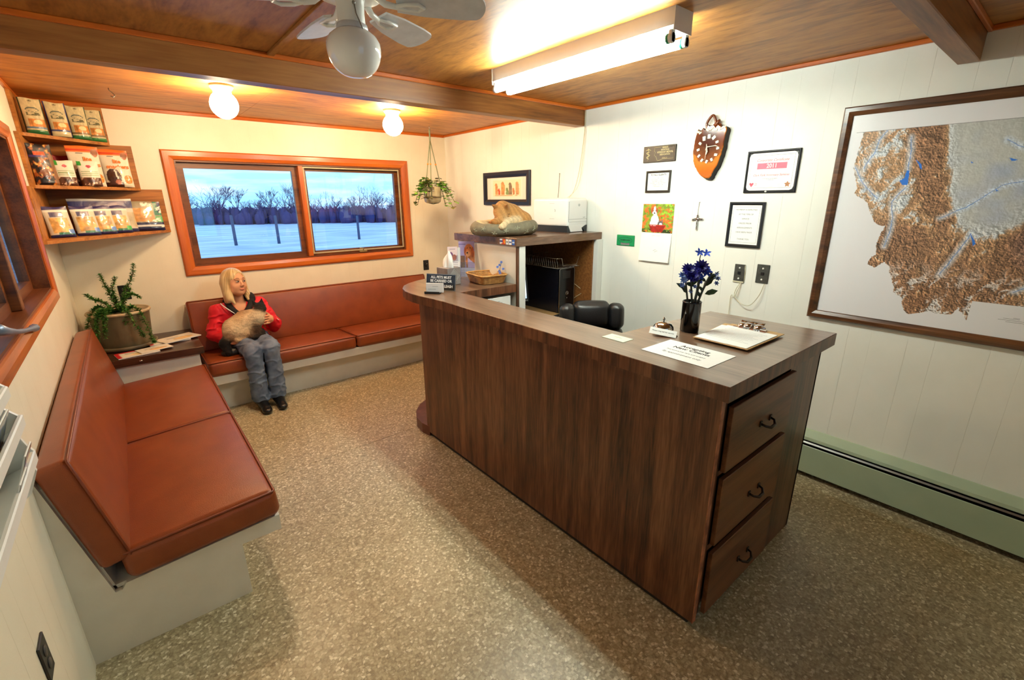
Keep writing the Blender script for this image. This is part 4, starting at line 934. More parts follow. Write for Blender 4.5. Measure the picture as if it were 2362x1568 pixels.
MB().add([(x, y, .045) for x, y in od]+[(x*.965, y*.965, .049) for x, y in od]+[(0, 0, .049)], [(i, (i+1) % n, (i+1) % n+n, i+n) for i in range(n)]+[(i+n, (i+1) % n+n, 2*n) for i in range(n)], M=M).build('burl_face', fm, t)
mb = MB().tube(smooth([(-.02, .10, .03), (-.03, .135, .03), (-.012, .168, .03), (.006, .178, .03), (.02, .16, .03), (.028, .13, .03), (.02, .105, .03)], 4), .008, 8, M=M).tube([(.012, .1, .03), (.045, .142, .032), (.052, .15, .03)], [.018, .01, .005], 8, M=M).tube([(.04, .105, .03), (.06, .125, .03)], [.02, .008], 8, M=M)
mb.build('driftwood_top', pm('burl_brown', (128, 62, 22), .2, c2=(90, 38, 12), ns=30), t)
STONE = pm('white_stone', (244, 240, 226), .35, c2=(226, 216, 190), ns=60)
for i in range(12):
    a = math.radians(30*i); x, y = .063*math.sin(a), .072*math.cos(a)-.012
    mb = MB(); s = .010 if i not in (11, 0, 1) else .013; mb.rbox((0, 0, 0), (s*.75, s, .004), .003, (1, 1, 1), M=M @ Matrix.Translation((x+.006, y+.0, .051)) @ Matrix.Rotation(-a+.4*math.sin(i*5), 4, 'Z')); mb.build('hour_stone', STONE, t)
for (x, y, s) in ((-.072, .092, .012), (-.055, .085, .010), (-.01, .098, .012), (.014, .104, .014), (.038, .096, .015), (.062, .100, .014), (.084, .102, .012), (.098, .106, .008)): MB().rbox((0, 0, 0), (s, s*.55, .006), .004, (1, 1, 1), M=M @ Matrix.Translation((x, y, .048)) @ Matrix.Rotation(math.sin(x*90)*.7, 4, 'Z')).build('stone_chip', STONE, t)
mb = MB().tube([(-.006, -.018, .056), (-.0, .0, .057), (-.004, .018, .056)], [.003, .004, .002], 6, M=M).tube([(0, .0, .058), (.03, .002, .058), (.055, .004, .058), (.078, -.006, .058)], [.003, .002, .003, .0012], 6, M=M).tube([(0, 0, .057), (.004, -.026, .057), (.0, -.045, .057)], [.003, .007, .001], 6, M=M)
mb.tube([(0, 0, .0585), (-.003, -.075, .0585)], [.0015, .0015], 5, M=M); mb.build('clock_hands', STONE, t)
# ------------------------------------------------------------------ framed relief map
t = thing('framed_relief_map', 'large dark walnut framed relief map of a mountainous state, on the right wall', 'map', (0, -4.55, 1.49))
YM0, YM1, ZM0, ZM1 = -3.792, -5.30, .955, 2.022
M = RW((YM0+YM1)/2, (ZM0+ZM1)/2); mw, mh = YM0-YM1, ZM1-ZM0
frame_ring(MB(), mw, mh, .042, .028, M, bev=.006).build('frame', DKWALN, t)
OUT = [(-3.888, 1.902), (-3.876, 1.738), (-3.895, 1.679), (-3.91, 1.638), (-3.901, 1.613), (-3.95, 1.583), (-3.971, 1.551), (-3.996, 1.502), (-4.008, 1.477), (-4.03, 1.462), (-4.058, 1.462), (-4.047, 1.43), (-4.035, 1.37), (-4.043, 1.319), (-4.024, 1.303), (-4.02, 1.272), (-4.046, 1.251), (-4.087, 1.286), (-4.111, 1.26), (-4.12, 1.224), (-4.148, 1.166), (-4.145, 1.142), (-4.184, 1.124), (-4.197, 1.074), (-4.217, 1.044), (-4.272, 1.057), (-4.297, 1.073), (-4.339, 1.064), (-4.381, 1.07), (-4.393, 1.108), (-4.433, 1.053), (-4.434, 1.143), (-5.2, 1.143), (-5.2, 1.90)]
LAKES = [[(-4.091, 1.716), (-4.102, 1.714), (-4.105, 1.672), (-4.106, 1.649), (-4.087, 1.649), (-4.072, 1.669), (-4.088, 1.681)], [(-4.114, 1.762), (-4.12, 1.758), (-4.140, 1.738), (-4.146, 1.716), (-4.138, 1.722), (-4.128, 1.742)], [(-4.365, 1.441), (-4.386, 1.41), (-4.393, 1.394), (-4.386, 1.385), (-4.379, 1.405)], [(-4.305, 1.742), (-4.315, 1.736), (-4.308, 1.734)], [(-4.42, 1.75), (-4.45, 1.738), (-4.43, 1.736)], [(-4.405, 1.626), (-4.418, 1.618), (-4.41, 1.616)]]
RIV = [[(-3.985, 1.9), (-3.96, 1.86), (-3.95, 1.80), (-3.93, 1.76), (-3.92, 1.73)], [(-3.88, 1.74), (-3.90, 1.71), (-3.93, 1.66), (-3.97, 1.62), (-4.0, 1.59)], [(-4.08, 1.86), (-4.09, 1.8), (-4.095, 1.72)], [(-4.10, 1.64), (-4.06, 1.57), (-4.08, 1.5), (-4.08, 1.44), (-4.07, 1.36)], [(-4.25, 1.5), (-4.33, 1.55), (-4.42, 1.64), (-4.6, 1.68), (-4.9, 1.7), (-5.2, 1.72)], [(-4.37, 1.44), (-4.34, 1.35), (-4.30, 1.25)], [(-4.4, 1.82), (-4.5, 1.76), (-4.7, 1.72)], [(-4.55, 1.2), (-4.7, 1.32), (-4.9, 1.45), (-5.15, 1.62)]]
def dist_line(y, z, pl):
    d = np.full(y.shape, 9.)
    for (a, b), (c, e) in zip(pl[:-1], pl[1:]):
        l2 = (c-a)**2+(e-b)**2; q = np.clip(((y-a)*(c-a)+(z-b)*(e-b))/l2, 0, 1); d = np.minimum(d, np.hypot(y-a-q*(c-a), z-b-q*(e-b)))
    return d
def mapcol(u, v):
    y = YM0-.038-(mw-.076)*u; z = ZM0+.038+(mh-.076)*v
    c = np.tile(np.array((238, 238, 242), float), (len(u), 1))
    wob = .006
    y2 = y+wob*(fbm(y*70, z*70, 3, 21)-.5)*2; z2 = z+wob*(fbm(y*70+9, z*70, 3, 22)-.5)*2
    ins = inpoly(np.where(y < -4.43, y, y2), np.where(y < -4.43, z, np.where(z > 1.89, z, z2)), OUT)
    def dl(pl): return dist_line(y, z, pl)
    band = np.exp(-(dl([(-4.125, 1.92), (-4.17, 1.80), (-4.205, 1.70), (-4.215, 1.62), (-4.24, 1.54), (-4.27, 1.50)])/.052)**2)
    sw = np.clip((1.50-z)/.10, 0, 1)*np.clip((y+4.75)/.25, 0, 1); nw = np.clip((y+4.23)/.06, 0, 1)
    isl = np.zeros_like(y)
    for cy, cz, cr in ((-4.60, 1.47, .09), (-4.72, 1.72, .04), (-4.52, 1.28, .05), (-4.85, 1.35, .06)): isl = np.maximum(isl, np.exp(-((y-cy)**2+(z-cz)**2)/cr**2))
    m0 = np.clip(.62*nw+1.05*band+.86*sw+.9*isl+np.clip((1.25-z)*5, 0, 1)*.5*(y > -4.9), 0, 1.15)
    def hgt(y, z):
        q = .03*(fbm(y*16, z*16, 3, 77)-.5); p_ = .03*(fbm(y*16+5, z*16, 3, 78)-.5); A_, B_ = (y+q)*.9+(z+p_)*.42, (z+p_)*.9-(y+q)*.42
        r1 = 1-np.abs(2*fbm(A_*17, B_*7, 3, 3)-1); r2 = 1-np.abs(2*fbm(A_*44, B_*30, 3, 7)-1); r3 = 1-np.abs(2*fbm(y*105, z*105, 3, 13)-1)
        return r1, .46*r1+.33*r2+.21*r3
    r1, hh = hgt(y, z); e = .0016; _, hx = hgt(y+e, z); _, hz = hgt(y, z+e)
    sh = np.clip(((hx-hh)*.8+(hz-hh)*-.8)/e*.034, -1, 1)
    lev = hh*(.35+.65*m0)-.54+.20*(m0-.6)
    low = np.array((202, 211, 223)); plain = np.array((196, 199, 196)); br = np.array((180, 143, 108)); hi = np.array((140, 106, 82))
    a0 = np.clip(m0*1.2, 0, 1)[:, None]; col = plain[None]*(1-a0)+low[None]*a0
    k = np.clip(lev*8+.45, 0, 1)[:, None]*np.clip(m0*1.6, 0, 1)[:, None]; col = col*(1-k)+br*k
    k2 = np.clip((lev-.09)*8+band*.25-.1, 0, 1)[:, None]*np.clip(m0, 0, 1)[:, None]; col = col*(1-k2)+hi*k2
    bl = (np.clip(1-m0*2.2, 0, 1)*np.clip((fbm(y*6, z*6, 3, 31)-.42)*4, 0, 1))[:, None]*.75; col = col*(1-bl)+np.array((166, 180, 208))*bl
    sn = (np.clip((hh-.80)*12, 0, 1)*np.clip((1.31-z)*7, 0, .8)*np.clip(m0, 0, 1))[:, None]; col = col*(1-sn)+np.array((240, 240, 244))*sn
    pu = np.clip(1.2-np.hypot(y+4.66, (z-1.40)*1.2)/.15, 0, .6)[:, None]; col = col*(1-pu)+np.array((124, 96, 106))*pu
    col = col*(1+.55*sh[:, None]*(.10+.90*np.clip(m0, 0, 1)[:, None]))
    for r in RIV:
        d = dist_line(y+.006*(fbm(y*40, z*40, 2, 5)-.5), z+.006*(fbm(y*40, z*40, 2, 6)-.5), r); q = np.clip(1.3-d/.016, 0, 1)[:, None]*.7; col = col*(1-q)+np.array((204, 218, 236))*q*(1+.2*sh[:, None])
        q = (d < .0014); col[q] = (120, 156, 214)
    for lk in LAKES: col[inpoly(y, z, lk)] = (40, 122, 226)
    c[ins] = col[ins]
    c[(np.abs(z-1.901) < .0012) & (y < -3.86)] = (120, 120, 124)
    return c
painted('relief_print', 760, 550, M, mw-.076, mh-.076, mapcol, vmat('relief_print_mat', .28, .45, coat=.35), t, .0125)
plate(MB(), mw-.06, mh-.06, .0, .012, M).build('backing_board', PAPER, t)
Mx = lambda y, z: RW(y, z, .0130)
mb = MB()
for (yy, zz, L_) in ((-4.57, 1.085, .05), (-4.575, 1.078, .09), (-4.585, 1.090, .02), (-4.585, 1.071, .06)): mb.box(-L_/2, L_/2, -.0006, .0006, 0, .0003, M=Mx(yy, zz))
mb.build('legend_lines', INKG, t)
# ================================================================== SHELF GOODS
rb = random.Random(4)
def bag_mesh(mb, w, h, d, M, n=14, mflat=.08, cf=None, seed=0):
    """stand-up pouch: flat sealed top, puffed belly; returns vertices with printed colours"""
    nu, nv = n, int(n*h/w)
    for side in (1, -1):
        u, v = np.meshgrid(np.linspace(0, 1, nu+1), np.linspace(0, 1, nv+1)); u = u.ravel(); v = v.ravel()
        belly = (np.sin(np.pi*np.clip(u, 0, 1)))**.55*np.clip((1-v)*1.35, 0, 1)**.7*np.clip(v*9+.55, 0, 1)
        wr = (fbm(u*5+seed*3.1, v*6+side, 3, seed)-.5)*.24
        z = side*(d/2)*belly*(1+wr)+side*.0009
        x = (u-.5)*w*(1-.03*np.sin(v*np.pi)); y = v*h+.0025*(np.sin(u*math.pi*2+seed))*(v > .95)
        p = np.stack([x, y, z], 1)
        c = cf(u if side > 0 else 1-u, v); c = np.clip(c, 0, 255)/255.; c = np.where(c <= .04045, c/12.92, ((c+.055)/1.055)**2.4)
        i = np.arange(nu)[None, :]+(nu+1)*np.arange(nv)[:, None]; i = i.ravel(); f = np.stack([i, i+1, i+nu+2, i+nu+1], 1)
        o = len(mb.v); A = np.array(M); q = p@A[:3, :3].T+A[:3, 3]
        mb.v += [tuple(r) for r in q.tolist()]; mb.f += [tuple(r) for r in (f+o).tolist()]; mb.mi += [0]*len(f); mb.sm += [True]*len(f); mb.c += [tuple(r) for r in c.tolist()]
    return mb
def base(u, col): return np.tile(np.array(col, float), (len(u), 1))
def kibble(band, edge, stripe):
    def f(u, v):
        n = fbm(u*9, v*9, 3, 17); c = base(u, (206, 192, 150)); c *= (.86+.28*n)[:, None]
        fill(c, (v < .1), edge); fill(c, (v > .14) & (v < .2), stripe); m = (v > .2) & (v < .42) & (u > .2); c[m] = np.array((196, 128, 62))*(.6+.8*n[m])[:, None]
        fill(c, ell(u, v, .62, .33, .2, .07), (232, 214, 160)); fill(c, (np.abs(v-.56) < .05) & (np.abs(u-.5) < .32) & (n > .42), (96, 96, 70)); fill(c, ell(u, v, .5, .68, .3, .07) & ~ell(u, v, .5, .67, .26, .045), (92, 104, 96))
        fill(c, ell(u, v, .5, .93, .09, .015), (70, 60, 44)); fill(c, (u < .06) | (u > .95), band); return c
    return f
def darkbag(u, v):
    n = fbm(u*7, v*10, 4, 8); c = base(u, (20, 18, 22)); m = n > .56; c[m] = np.array((150, 84, 30))*(.5+n[m])[:, None]
    fill(c, (v > .72) & (v < .82) & (u > .2) & (u < .65), (226, 84, 30)); fill(c, (np.abs(v-.7) < .02) & (u < .7), (60, 50, 110)); fill(c, ell(u, v, .45, .3, .24, .1), (120, 66, 30)); fill(c, n > .69, (226, 190, 110)); fill(c, (u > .75) & (v < .75), (128, 88, 56)); return c
def treat(u, v):
    n = fbm(u*8, v*8, 3, 6); c = base(u, (222, 218, 200)); m = v < .33; c[m] = np.array((86, 48, 28))*(.5+n[m])[:, None]; fill(c, (v > .8) & (u < .2), (40, 140, 50)); fill(c, ell(u, v, .5, .78, .12, .06), (176, 60, 80))
    fill(c, ((np.abs(v-.5) < .012) | (np.abs(v-.42) < .012) | (np.abs(v-.58) < .01)) & (np.abs(u-.5) < .4), (120, 150, 100)); fill(c, m & (n > .66), (220, 190, 160)); return c
def lite(u, v):
    n = fbm(u*6, v*8, 3, 12); c = base(u, (224, 212, 188)); fill(c, v > .84, (232, 110, 34)); fill(c, (v > .88) & (v < .91), (206, 50, 24)); fill(c, (np.abs(v-.82) < .012) & (u > .25) & (u < .5), (70, 60, 50))
    m = (ell(u, v, .34, .27, .25, .22) | ((v < .12) & (u < .62))); c[m] = np.array((66, 34, 22))*(.6+.7*n[m])[:, None]; fill(c, ell(u, v, .45, .13, .1, .07), (190, 116, 90)); fill(c, (np.abs(u-.42-.2*(.4-v)) < .03) & (v > .2) & (v < .46), (236, 228, 214))
    fill(c, ell(u, v, .82, .2, .15, .12), (240, 124, 26)); fill(c, (np.abs(v-.2) < .01) & (u > .7), (250, 180, 80)); m = ell(u, v, .86, .84, .12, .1); c[m] = np.array((150, 84, 40))*(.7+.6*n[m])[:, None]; return c
def redbag(u, v): return base(u, (150, 16, 34))
def clear(seed, navy=True, green=False):
    def f(u, v):
        n = fbm(u*6+seed, v*9, 4, seed); c = base(u, (206, 198, 176)); m = (v > .14) & (v < .62) & (u > .14) & (u < .86); c[m] = np.array((204, 158, 88))*(.55+.9*n[m])[:, None]
        fill(c, v > .9, (30, 30, 92)); fill(c, (v > .83) & (v < .9), (226, 222, 208)); m = (v > .66) & (v < .83) & (u > .2) & (u < .75); c[m] = (70, 72, 110) if navy else (170, 160, 140)
        fill(c, v < .08, (28, 30, 78)); fill(c, (v > .08) & (v < .15) & (u > .3), (46, 120, 84)); fill(c, (v > .1) & (v < .26) & (u > .72), (74, 178, 92) if green else (96, 140, 210)); return c
    return f
def wide(u, v):
    n = fbm(u*8, v*5, 4, 41); c = base(u, (206, 200, 186)); m = v > .72; c[m] = np.array((28, 30, 96))*(.8+.4*n[m])[:, None]; fill(c, v > .93, (210, 206, 198)); fill(c, v < .1, (26, 28, 80)); m = (v > .15) & (v < .6); c[m] = np.array((196, 178, 140))*(.7+.6*n[m])[:, None]; return c
def rawhide(u, v):
    n = fbm(u*5, v*12, 4, 33); c = base(u, (150, 140, 112)); m = (v > .3) & (v < .78) & (u > .06) & (u < .8); c[m] = np.array((214, 150, 72))*(.7+.55*n[m])[:, None]
    fill(c, v < .14, (20, 24, 64)); fill(c, (v > .14) & (v < .2) & (u > .3), (226, 224, 220)); fill(c, (v > .2) & (v < .28), (24, 30, 72)); fill(c, (u > .82) & (v > .5), (22, 116, 88)); fill(c, (u > .9) & (v > .6), (26, 30, 80)); fill(c, (u > .8) & (v > .28) & (v < .5), (90, 178, 110)); fill(c, (n > .68) & (u > .5), (246, 238, 220)); return c
def bag(label, group, x, y, z, w, h, d, yaw, cf, lean=6, seed=0, n=28, name='treat_bag', letters=None):
    M = RZ((x, y, z), yaw) @ Matrix.Rotation(math.radians(90-lean), 4, 'X')
    t = thing(name, label, 'bag', (x, y, z), group)
    bag_mesh(MB(), w, h, d, M, n, cf=cf, seed=seed).build('pouch', FOIL, t)
    if letters:
        for s, sz, px, py, dz in letters: text(s, sz, M @ Matrix.Translation((px, py, d/2*.72+dz)), INKO, t, bold=.0012)
    return t
Z1, Z2, Z3 = 1.3865, 1.7015, 2.0095
G = 'treat bags on the corner shelf'
dg, nb = (24, 52, 34), (40, 44, 110)
for i, (x, y, cf, lb) in enumerate(((-3.205, -.36, kibble(dg, (44, 104, 56), (96, 120, 140)), 'green and tan kibble bag on the top shelf, against the left end'), (-3.10, -.275, kibble(nb, (200, 184, 140), (60, 74, 120)), 'blue and tan kibble bag on the top shelf, second from the left end'), (-3.005, -.175, kibble(dg, (50, 110, 60), (120, 96, 60)), 'green and tan kibble bag on the top shelf, third from the left end'), (-2.925, -.075, kibble(dg, (50, 120, 60), (120, 96, 60)), 'green and tan kibble bag on the top shelf, nearest the open end'))):
    bag(lb, G, x, y, Z3, .105, .205, .05, 14, cf, 3, i)
bag('black and orange treat bag on the middle shelf, at the left end', G, -3.215, -.44, Z2, .12, .245, .05, 26, darkbag, 4, 7)
bag('dark red bag standing at the back of the middle shelf', G, -3.14, -.16, Z2, .1, .2, .05, 20, redbag, 3, 8)
bag('small white bag of brown treats on the middle shelf, beside the black bag', G, -3.125, -.405, Z2, .10, .155, .05, 18, treat, 4, 9)
bag('small white bag of brown treats in front of an orange snack bag', G, -3.01, -.33, Z2, .11, .16, .05, 14, treat, 4, 10)
bag('orange and white dog snack bag on the middle shelf, partly hidden by a small bag', G, -3.02, -.235, Z2, .17, .262, .06, 14, lite, 4, 11, 36, letters=[('lite\nsnackers', .036, .012, .158, .001)])
bag('orange and white dog snack bag at the open end of the middle shelf', G, -2.862, -.13, Z2, .165, .255, .06, 8, lite, 4, 12, 36, letters=[('lite\nsnackers', .036, .008, .155, .001)])
bag('wide clear and navy rawhide bag lying behind the smaller ones on the bottom shelf', G, -2.99, -.20, Z1, .36, .235, .05, 14, wide, 8, 13, 40)
for i, (x, y, gr, lb) in enumerate(((-3.205, -.59, False, 'small clear chew bag on the bottom shelf, at the left end'), (-3.085, -.47, False, 'small clear chew bag on the bottom shelf, second from the left end'), (-3.0, -.385, False, 'small clear chew bag on the bottom shelf, third from the left end'), (-2.915, -.30, True, 'small clear chew bag with a green corner tag on the bottom shelf'))):
    bag(lb, G, x, y, Z1, .125, .19, .04, 24-3*i, clear(20+i, True, gr), 12, 20+i)
bag('large clear rawhide bag with a navy foot, at the bottom shelf open end', G, -2.775, -.12, Z1, .25, .215, .05, 6, rawhide, 8, 30, 40)
# ================================================================== FERN POT AND MAGAZINES
px, py, pz = -3.05, -.27, .5585
fp = thing('potted_fern', 'trailing asparagus fern in a big stoneware pot on the corner cabinet', 'plant', (px, py, pz))
MB().lathe([(0, 0), (.165, 0), (.185, .006), (.19, .03), (.183, .033), (.176, .014), (0, .012)], 44, (px, py, pz)).build('saucer', POTM, fp)
MB().lathe([(0, .013), (.15, .013), (.158, .03), (.178, .25), (.184, .262), (.188, .27), (.184, .276), (.172, .274), (.165, .25), (0, .24)], 48, (px, py, pz)).build('pot', POTM, fp)
MB().lathe([(.178, .256), (.187, .26), (.1915, .269), (.187, .2785), (.176, .279), (.17, .27)], 48, (px, py, pz)).build('glazed_rim', POTR, fp)
MB().lathe([(.168, .246), (.1, .255), (0, .262)], 32, (px, py, pz)).build('soil', SOIL, fp)
rg = random.Random(12)
def frond(pts, ln, n, wd):
    m = MB(); P = smooth(pts, 8); m.tube(P, .0022, 5, mi=1)
    for i in range(2, len(P)):
        t = i/len(P)
        for k in range(n):
            d = Vector((rg.uniform(-1, 1), rg.uniform(-1, 1), rg.uniform(-.3, .8))); q = Vector(P[i]); leaf(m, q, d, ln*rg.uniform(.6, 1.25)*(1-.4*t), 0, wd)
    m.build('frond', [LEAFG, STEM], fp)
zt_ = pz+.26
F = [[(0, 0, 0), (-.02, -.02, .12), (-.035, -.01, .2), (-.05, .0, .28)], [(.02, 0, 0), (.06, -.02, .14), (.12, -.02, .24), (.15, -.02, .34)], [(.0, -.02, 0), (.05, -.05, .1), (.1, -.06, .13), (.14, -.07, .10)], [(-.02, -.02, 0), (-.07, -.06, .09), (-.12, -.06, .12), (-.15, -.06, .16)], [(0, -.04, 0), (.02, -.12, .06), (.05, -.18, .02), (.09, -.22, -.10), (.11, -.23, -.16)], [(-.03, -.04, 0), (-.09, -.14, .05), (-.12, -.2, .0), (-.14, -.23, -.1), (-.15, -.24, -.16)], [(-.04, -.05, 0), (-.07, -.15, .05), (-.08, -.21, 0), (-.09, -.23, -.09)], [(0, 0, 0), (.0, -.03, .1), (.0, -.05, .18), (.03, -.06, .26)], [(.03, -.02, 0), (.09, -.1, .04), (.13, -.17, -.03), (.15, -.2, -.18), (.16, -.205, -.22)], [(-.05, 0, 0), (-.1, -.06, .06), (-.15, -.1, .02), (-.185, -.13, -.06)], [(.0, .0, 0), (.05, .02, .08), (.1, .0, .16)]]
for f_ in F: frond([(px+a, py+b, zt_+c) for a, b, c in f_], .034, 11, .32)
for f_ in ([(0, -.03, 0), (.01, -.08, .06), (.02, -.13, .03), (.03, -.19, -.06)], [(-.05, -.05, 0), (-.1, -.16, .03), (-.13, -.21, -.05), (-.15, -.23, -.15)], [(-.02, -.04, .0), (-.05, -.12, .04), (-.08, -.2, -.02), (-.1, -.235, -.13)]): frond([(px+a, py+b, zt_+c) for a, b, c in f_], .032, 10, .3)
def mag(label, x, y, z, w, h, yaw, cf, th=.006, curl=.004):
    t = thing('magazine', label, 'magazine', (x, y, z), 'magazines on the corner cabinet'); M = RZ((x, y, z), yaw)
    MB().box(-w/2, w/2, -h/2, h/2, 0, th, .001, 1, 0, M).build('pages', PAPER, t)
    painted('cover', 26, 34, M, w, h, cf, PRINT, t, th+.0006, lambda u, v: curl*np.abs(u-.5)**2*4*.0+.0004*np.sin(u*9))
def cfm(red, art, s):
    def f(u, v):
        n = fbm(u*5, v*5, 3, s); c = base(u, (238, 230, 212)); fill(c, v > .84, red); fill(c, u < .1, red); m = ell(u, v, .6, .35, .28, .22); c[m] = np.array(art)*(.7+.5*n[m])[:, None]
        for q in (.55, .62, .69, .76): fill(c, (np.abs(v-q) < .012) & (u > .2) & (u < .3+.4*vnoise(u*0+q*50, u*0, s)), (60, 56, 54))
        return c
    return f
ZC = .5592
mag('red and white magazine lying open on the cabinet, nearest the left bench', -3.0, -.56, ZC, .24, .15, 10, cfm((196, 26, 36), (240, 210, 150), 1))
mag('white leaflet with black lines on top of the red magazine', -2.90, -.535, ZC+.0085, .2, .12, 18, cfm((238, 232, 216), (246, 200, 140), 2), .003)
mag('pale magazine with a red spine lying behind the leaflet on the cabinet', -2.80, -.33, ZC, .26, .16, 6, cfm((206, 36, 40), (240, 206, 150), 3), .007)
mag('cream newsletter on top of the pale magazine, beside the seated woman', -2.74, -.33, ZC+.0095, .26, .17, 24, cfm((236, 226, 200), (236, 196, 130), 4), .006)
# ================================================================== RACK ON THE LEFT WALL
rk = thing('brochure_rack', 'white tiered brochure rack on the left wall, cut by the left picture edge', 'rack', (-3.25, -3.4, 1.0))
RY0, RY1 = -3.0, -4.3
X = -W+.001
for ya, yb in ((RY0-.012, RY0), (RY1, RY1+.012)):
    MB().prism([(X, .80), (X, 1.32), (-3.245, 1.32), (-3.245, 1.17), (-3.223, 1.145), (-3.241, 1.135), (-3.241, 1.09), (-3.2215, 1.066), (-3.2125, 1.063), (-3.2145, 1.054), (-3.230, 1.05), (-3.230, 1.0), (-3.222, .973), (-3.2135, .958), (-3.2145, .948), (-3.22, .943), (-3.226, .94), (-3.222, .90), (-3.245, .84)], 'y', ya, yb).build('side_panel', WHITE, rk)
for (zt, x0) in ((1.150, -3.221), (1.066, -3.2125), (.960, -3.2125)):
    MB().box(x0-.012, x0, RY1+.0, RY0-.004, zt-.032, zt, .003).build('pocket_lip', WHITE, rk)
    MB().prism([(X, zt-.055), (x0-.006, zt-.03), (x0-.006, zt-.034), (X, zt-.06)], 'y', RY1+.012, RY0-.012).build('pocket_floor', WHITE, rk)
MB().box(X, X+.006, RY1+.012, RY0-.012, .80, 1.32).build('back_panel', WHITE, rk)
def pk(label, y, z, cols, s, w=.1, h=.12, x=-3.235):
    M = FR((x, y, z), (0, 1, 0), (.35, 0, 1)); t = thing('brochure', label, 'brochure', (x, y, z), 'packets in the left wall rack')
    def cf(u, v):
        n = fbm(u*4, v*4, 3, s); c = base(u, cols[0]); fill(c, n > .5, cols[1]); fill(c, n > .62, cols[2]); return c
    painted('printed_face', 20, 20, M, w, h, cf, FOIL, t, .001); MB().box(-w/2, w/2, -h/2, h/2, -.004, .0, .001, 1, 0, M).build('packet', PAPER, t)
pk('purple and yellow packet in the lowest pocket of the left wall rack', -3.07, .945, ((70, 34, 96), (230, 180, 60), (220, 190, 180)), 3, .1, .1, -3.228)
pk('blue and white packet in the lowest pocket of the left wall rack', -3.2, .93, ((216, 214, 206), (30, 90, 130), (240, 240, 236)), 5, .1, .1, -3.226)
pk('dark green and blue packet in the middle pocket of the left wall rack', -3.13, 1.06, ((30, 60, 50), (40, 80, 150), (200, 200, 190)), 7, .12, .1, -3.238)
# ================================================================== THINGS ON THE WORKTOP
ZT = 1.0325
RVx, RVy = .772, -.636      # direction along the counter's near end, used to fan the flowers out
vx, vy = -1.055, -3.662
va = thing('flower_vase', 'glossy black cylinder vase of blue artificial flowers on the worktop', 'vase', (vx, vy, ZT))
MB().lathe([(0, 0), (.038, 0), (.0395, .004), (.0395, .128), (.041, .133), (.038, .136), (.035, .132), (.034, .02), (0, .02)], 36, (vx, vy, ZT)).build('vase_body', GLOSSB, va)
pb = MB(); rq = random.Random(3)
for _ in range(26):
    a, r = rq.uniform(0, 6.28), rq.uniform(0, .029); pb.ball((vx+r*math.cos(a), vy+r*math.sin(a), ZT+.118+rq.uniform(0, .006)), rq.uniform(.004, .007), 8)
pb.build('pebbles', PAPER, va); bpy.data.objects['pebbles']['kind'] = 'stuff'
NAVY = pm('deep_blue_petals', (38, 36, 150), .5, c2=(20, 18, 92), ns=60); BLUEP = pm('bright_blue_petals', (56, 104, 232), .5, c2=(28, 54, 160), ns=60); GREYB = pm('grey_blue_petals', (112, 142, 206), .5, c2=(72, 96, 164), ns=60)
LEAFD = pm('dark_leaf', (46, 66, 34), .45, c2=(26, 40, 22), ns=40); STEMD = pm('dark_stem', (34, 40, 30), .5)
def P3(dx, dz, dd=0): return (vx+RVx*dx-RVy*dd*1.0, vy+RVy*dx+RVx*dd, ZT+dz)
def blossom(c, r, n, mat, layers=2, up=(0, 0, 1), w=.5):
    m = MB(); u = Vector(up).normalized(); s = u.orthogonal().normalized(); q = u.cross(s)
    for l in range(layers):
        for k in range(n):
            a = 2*math.pi*(k+.5*l)/n; el = .25+.5*l; d = (s*math.cos(a)+q*math.sin(a))*math.cos(el)+u*math.sin(el); leaf(m, c, d, r*(1-.22*l), 0, w, u)
    m.build('blossom', mat, va)
for pts, r in (([(0, .12), (-.012, .2), (-.018, .25)], .0045), ([(-.018, .12), (-.03, .18), (-.045, .26)], .004), ([(.008, .12), (.018, .2), (.014, .28)], .006), ([(.022, .12), (.042, .19), (.07, .26)], .005), ([(.014, .27), (.012, .32), (.018, .345)], .002), ([(.05, .2), (.085, .25), (.10, .262)], .002), ([(.05, .21), (.09, .235), (.107, .235)], .002), ([(.014, .28), (.03, .27), (.05, .285)], .002)):
    MB().tube(smooth([P3(a, b) for a, b in pts], 4), r, 7).build('stem', STEMD, va)
def face(x=0, y=0): return (-.62+x, -.6+y, .55)
for dx, dz, r, n, mt, ly, dd in ((-.032, .268, .036, 14, NAVY, 3, 0), (-.012, .245, .034, 14, NAVY, 3, -.01), (.022, .282, .036, 14, NAVY, 3, 0), (-.055, .245, .022, 8, GREYB, 2, 0), (-.015, .275, .024, 8, GREYB, 2, .01), (-.05, .228, .02, 8, GREYB, 2, -.012), (-.03, .238, .02, 8, GREYB, 2, .015), (.045, .262, .03, 6, BLUEP, 2, 0), (.018, .243, .02, 6, BLUEP, 2, -.01), (.006, .344, .022, 5, BLUEP, 1, 0), (.038, .34, .022, 5, BLUEP, 1, 0), (.092, .252, .012, 6, GREYB, 2, 0), (.1, .232, .014, 6, GREYB, 2, 0), (.088, .238, .012, 6, GREYB, 2, .01), (.095, .212, .013, 6, GREYB, 2, 0), (-.052, .205, .015, 6, GREYB, 2, 0), (.0, .2, .012, 6, GREYB, 2, -.01), (-.012, .178, .012, 6, GREYB, 2, 0), (.026, .218, .012, 6, BLUEP, 2, 0)):
    blossom(P3(dx, dz, dd), r, n, mt, ly, face(rq.uniform(-.3, .3), rq.uniform(-.3, .3)), .45)
lm = MB()
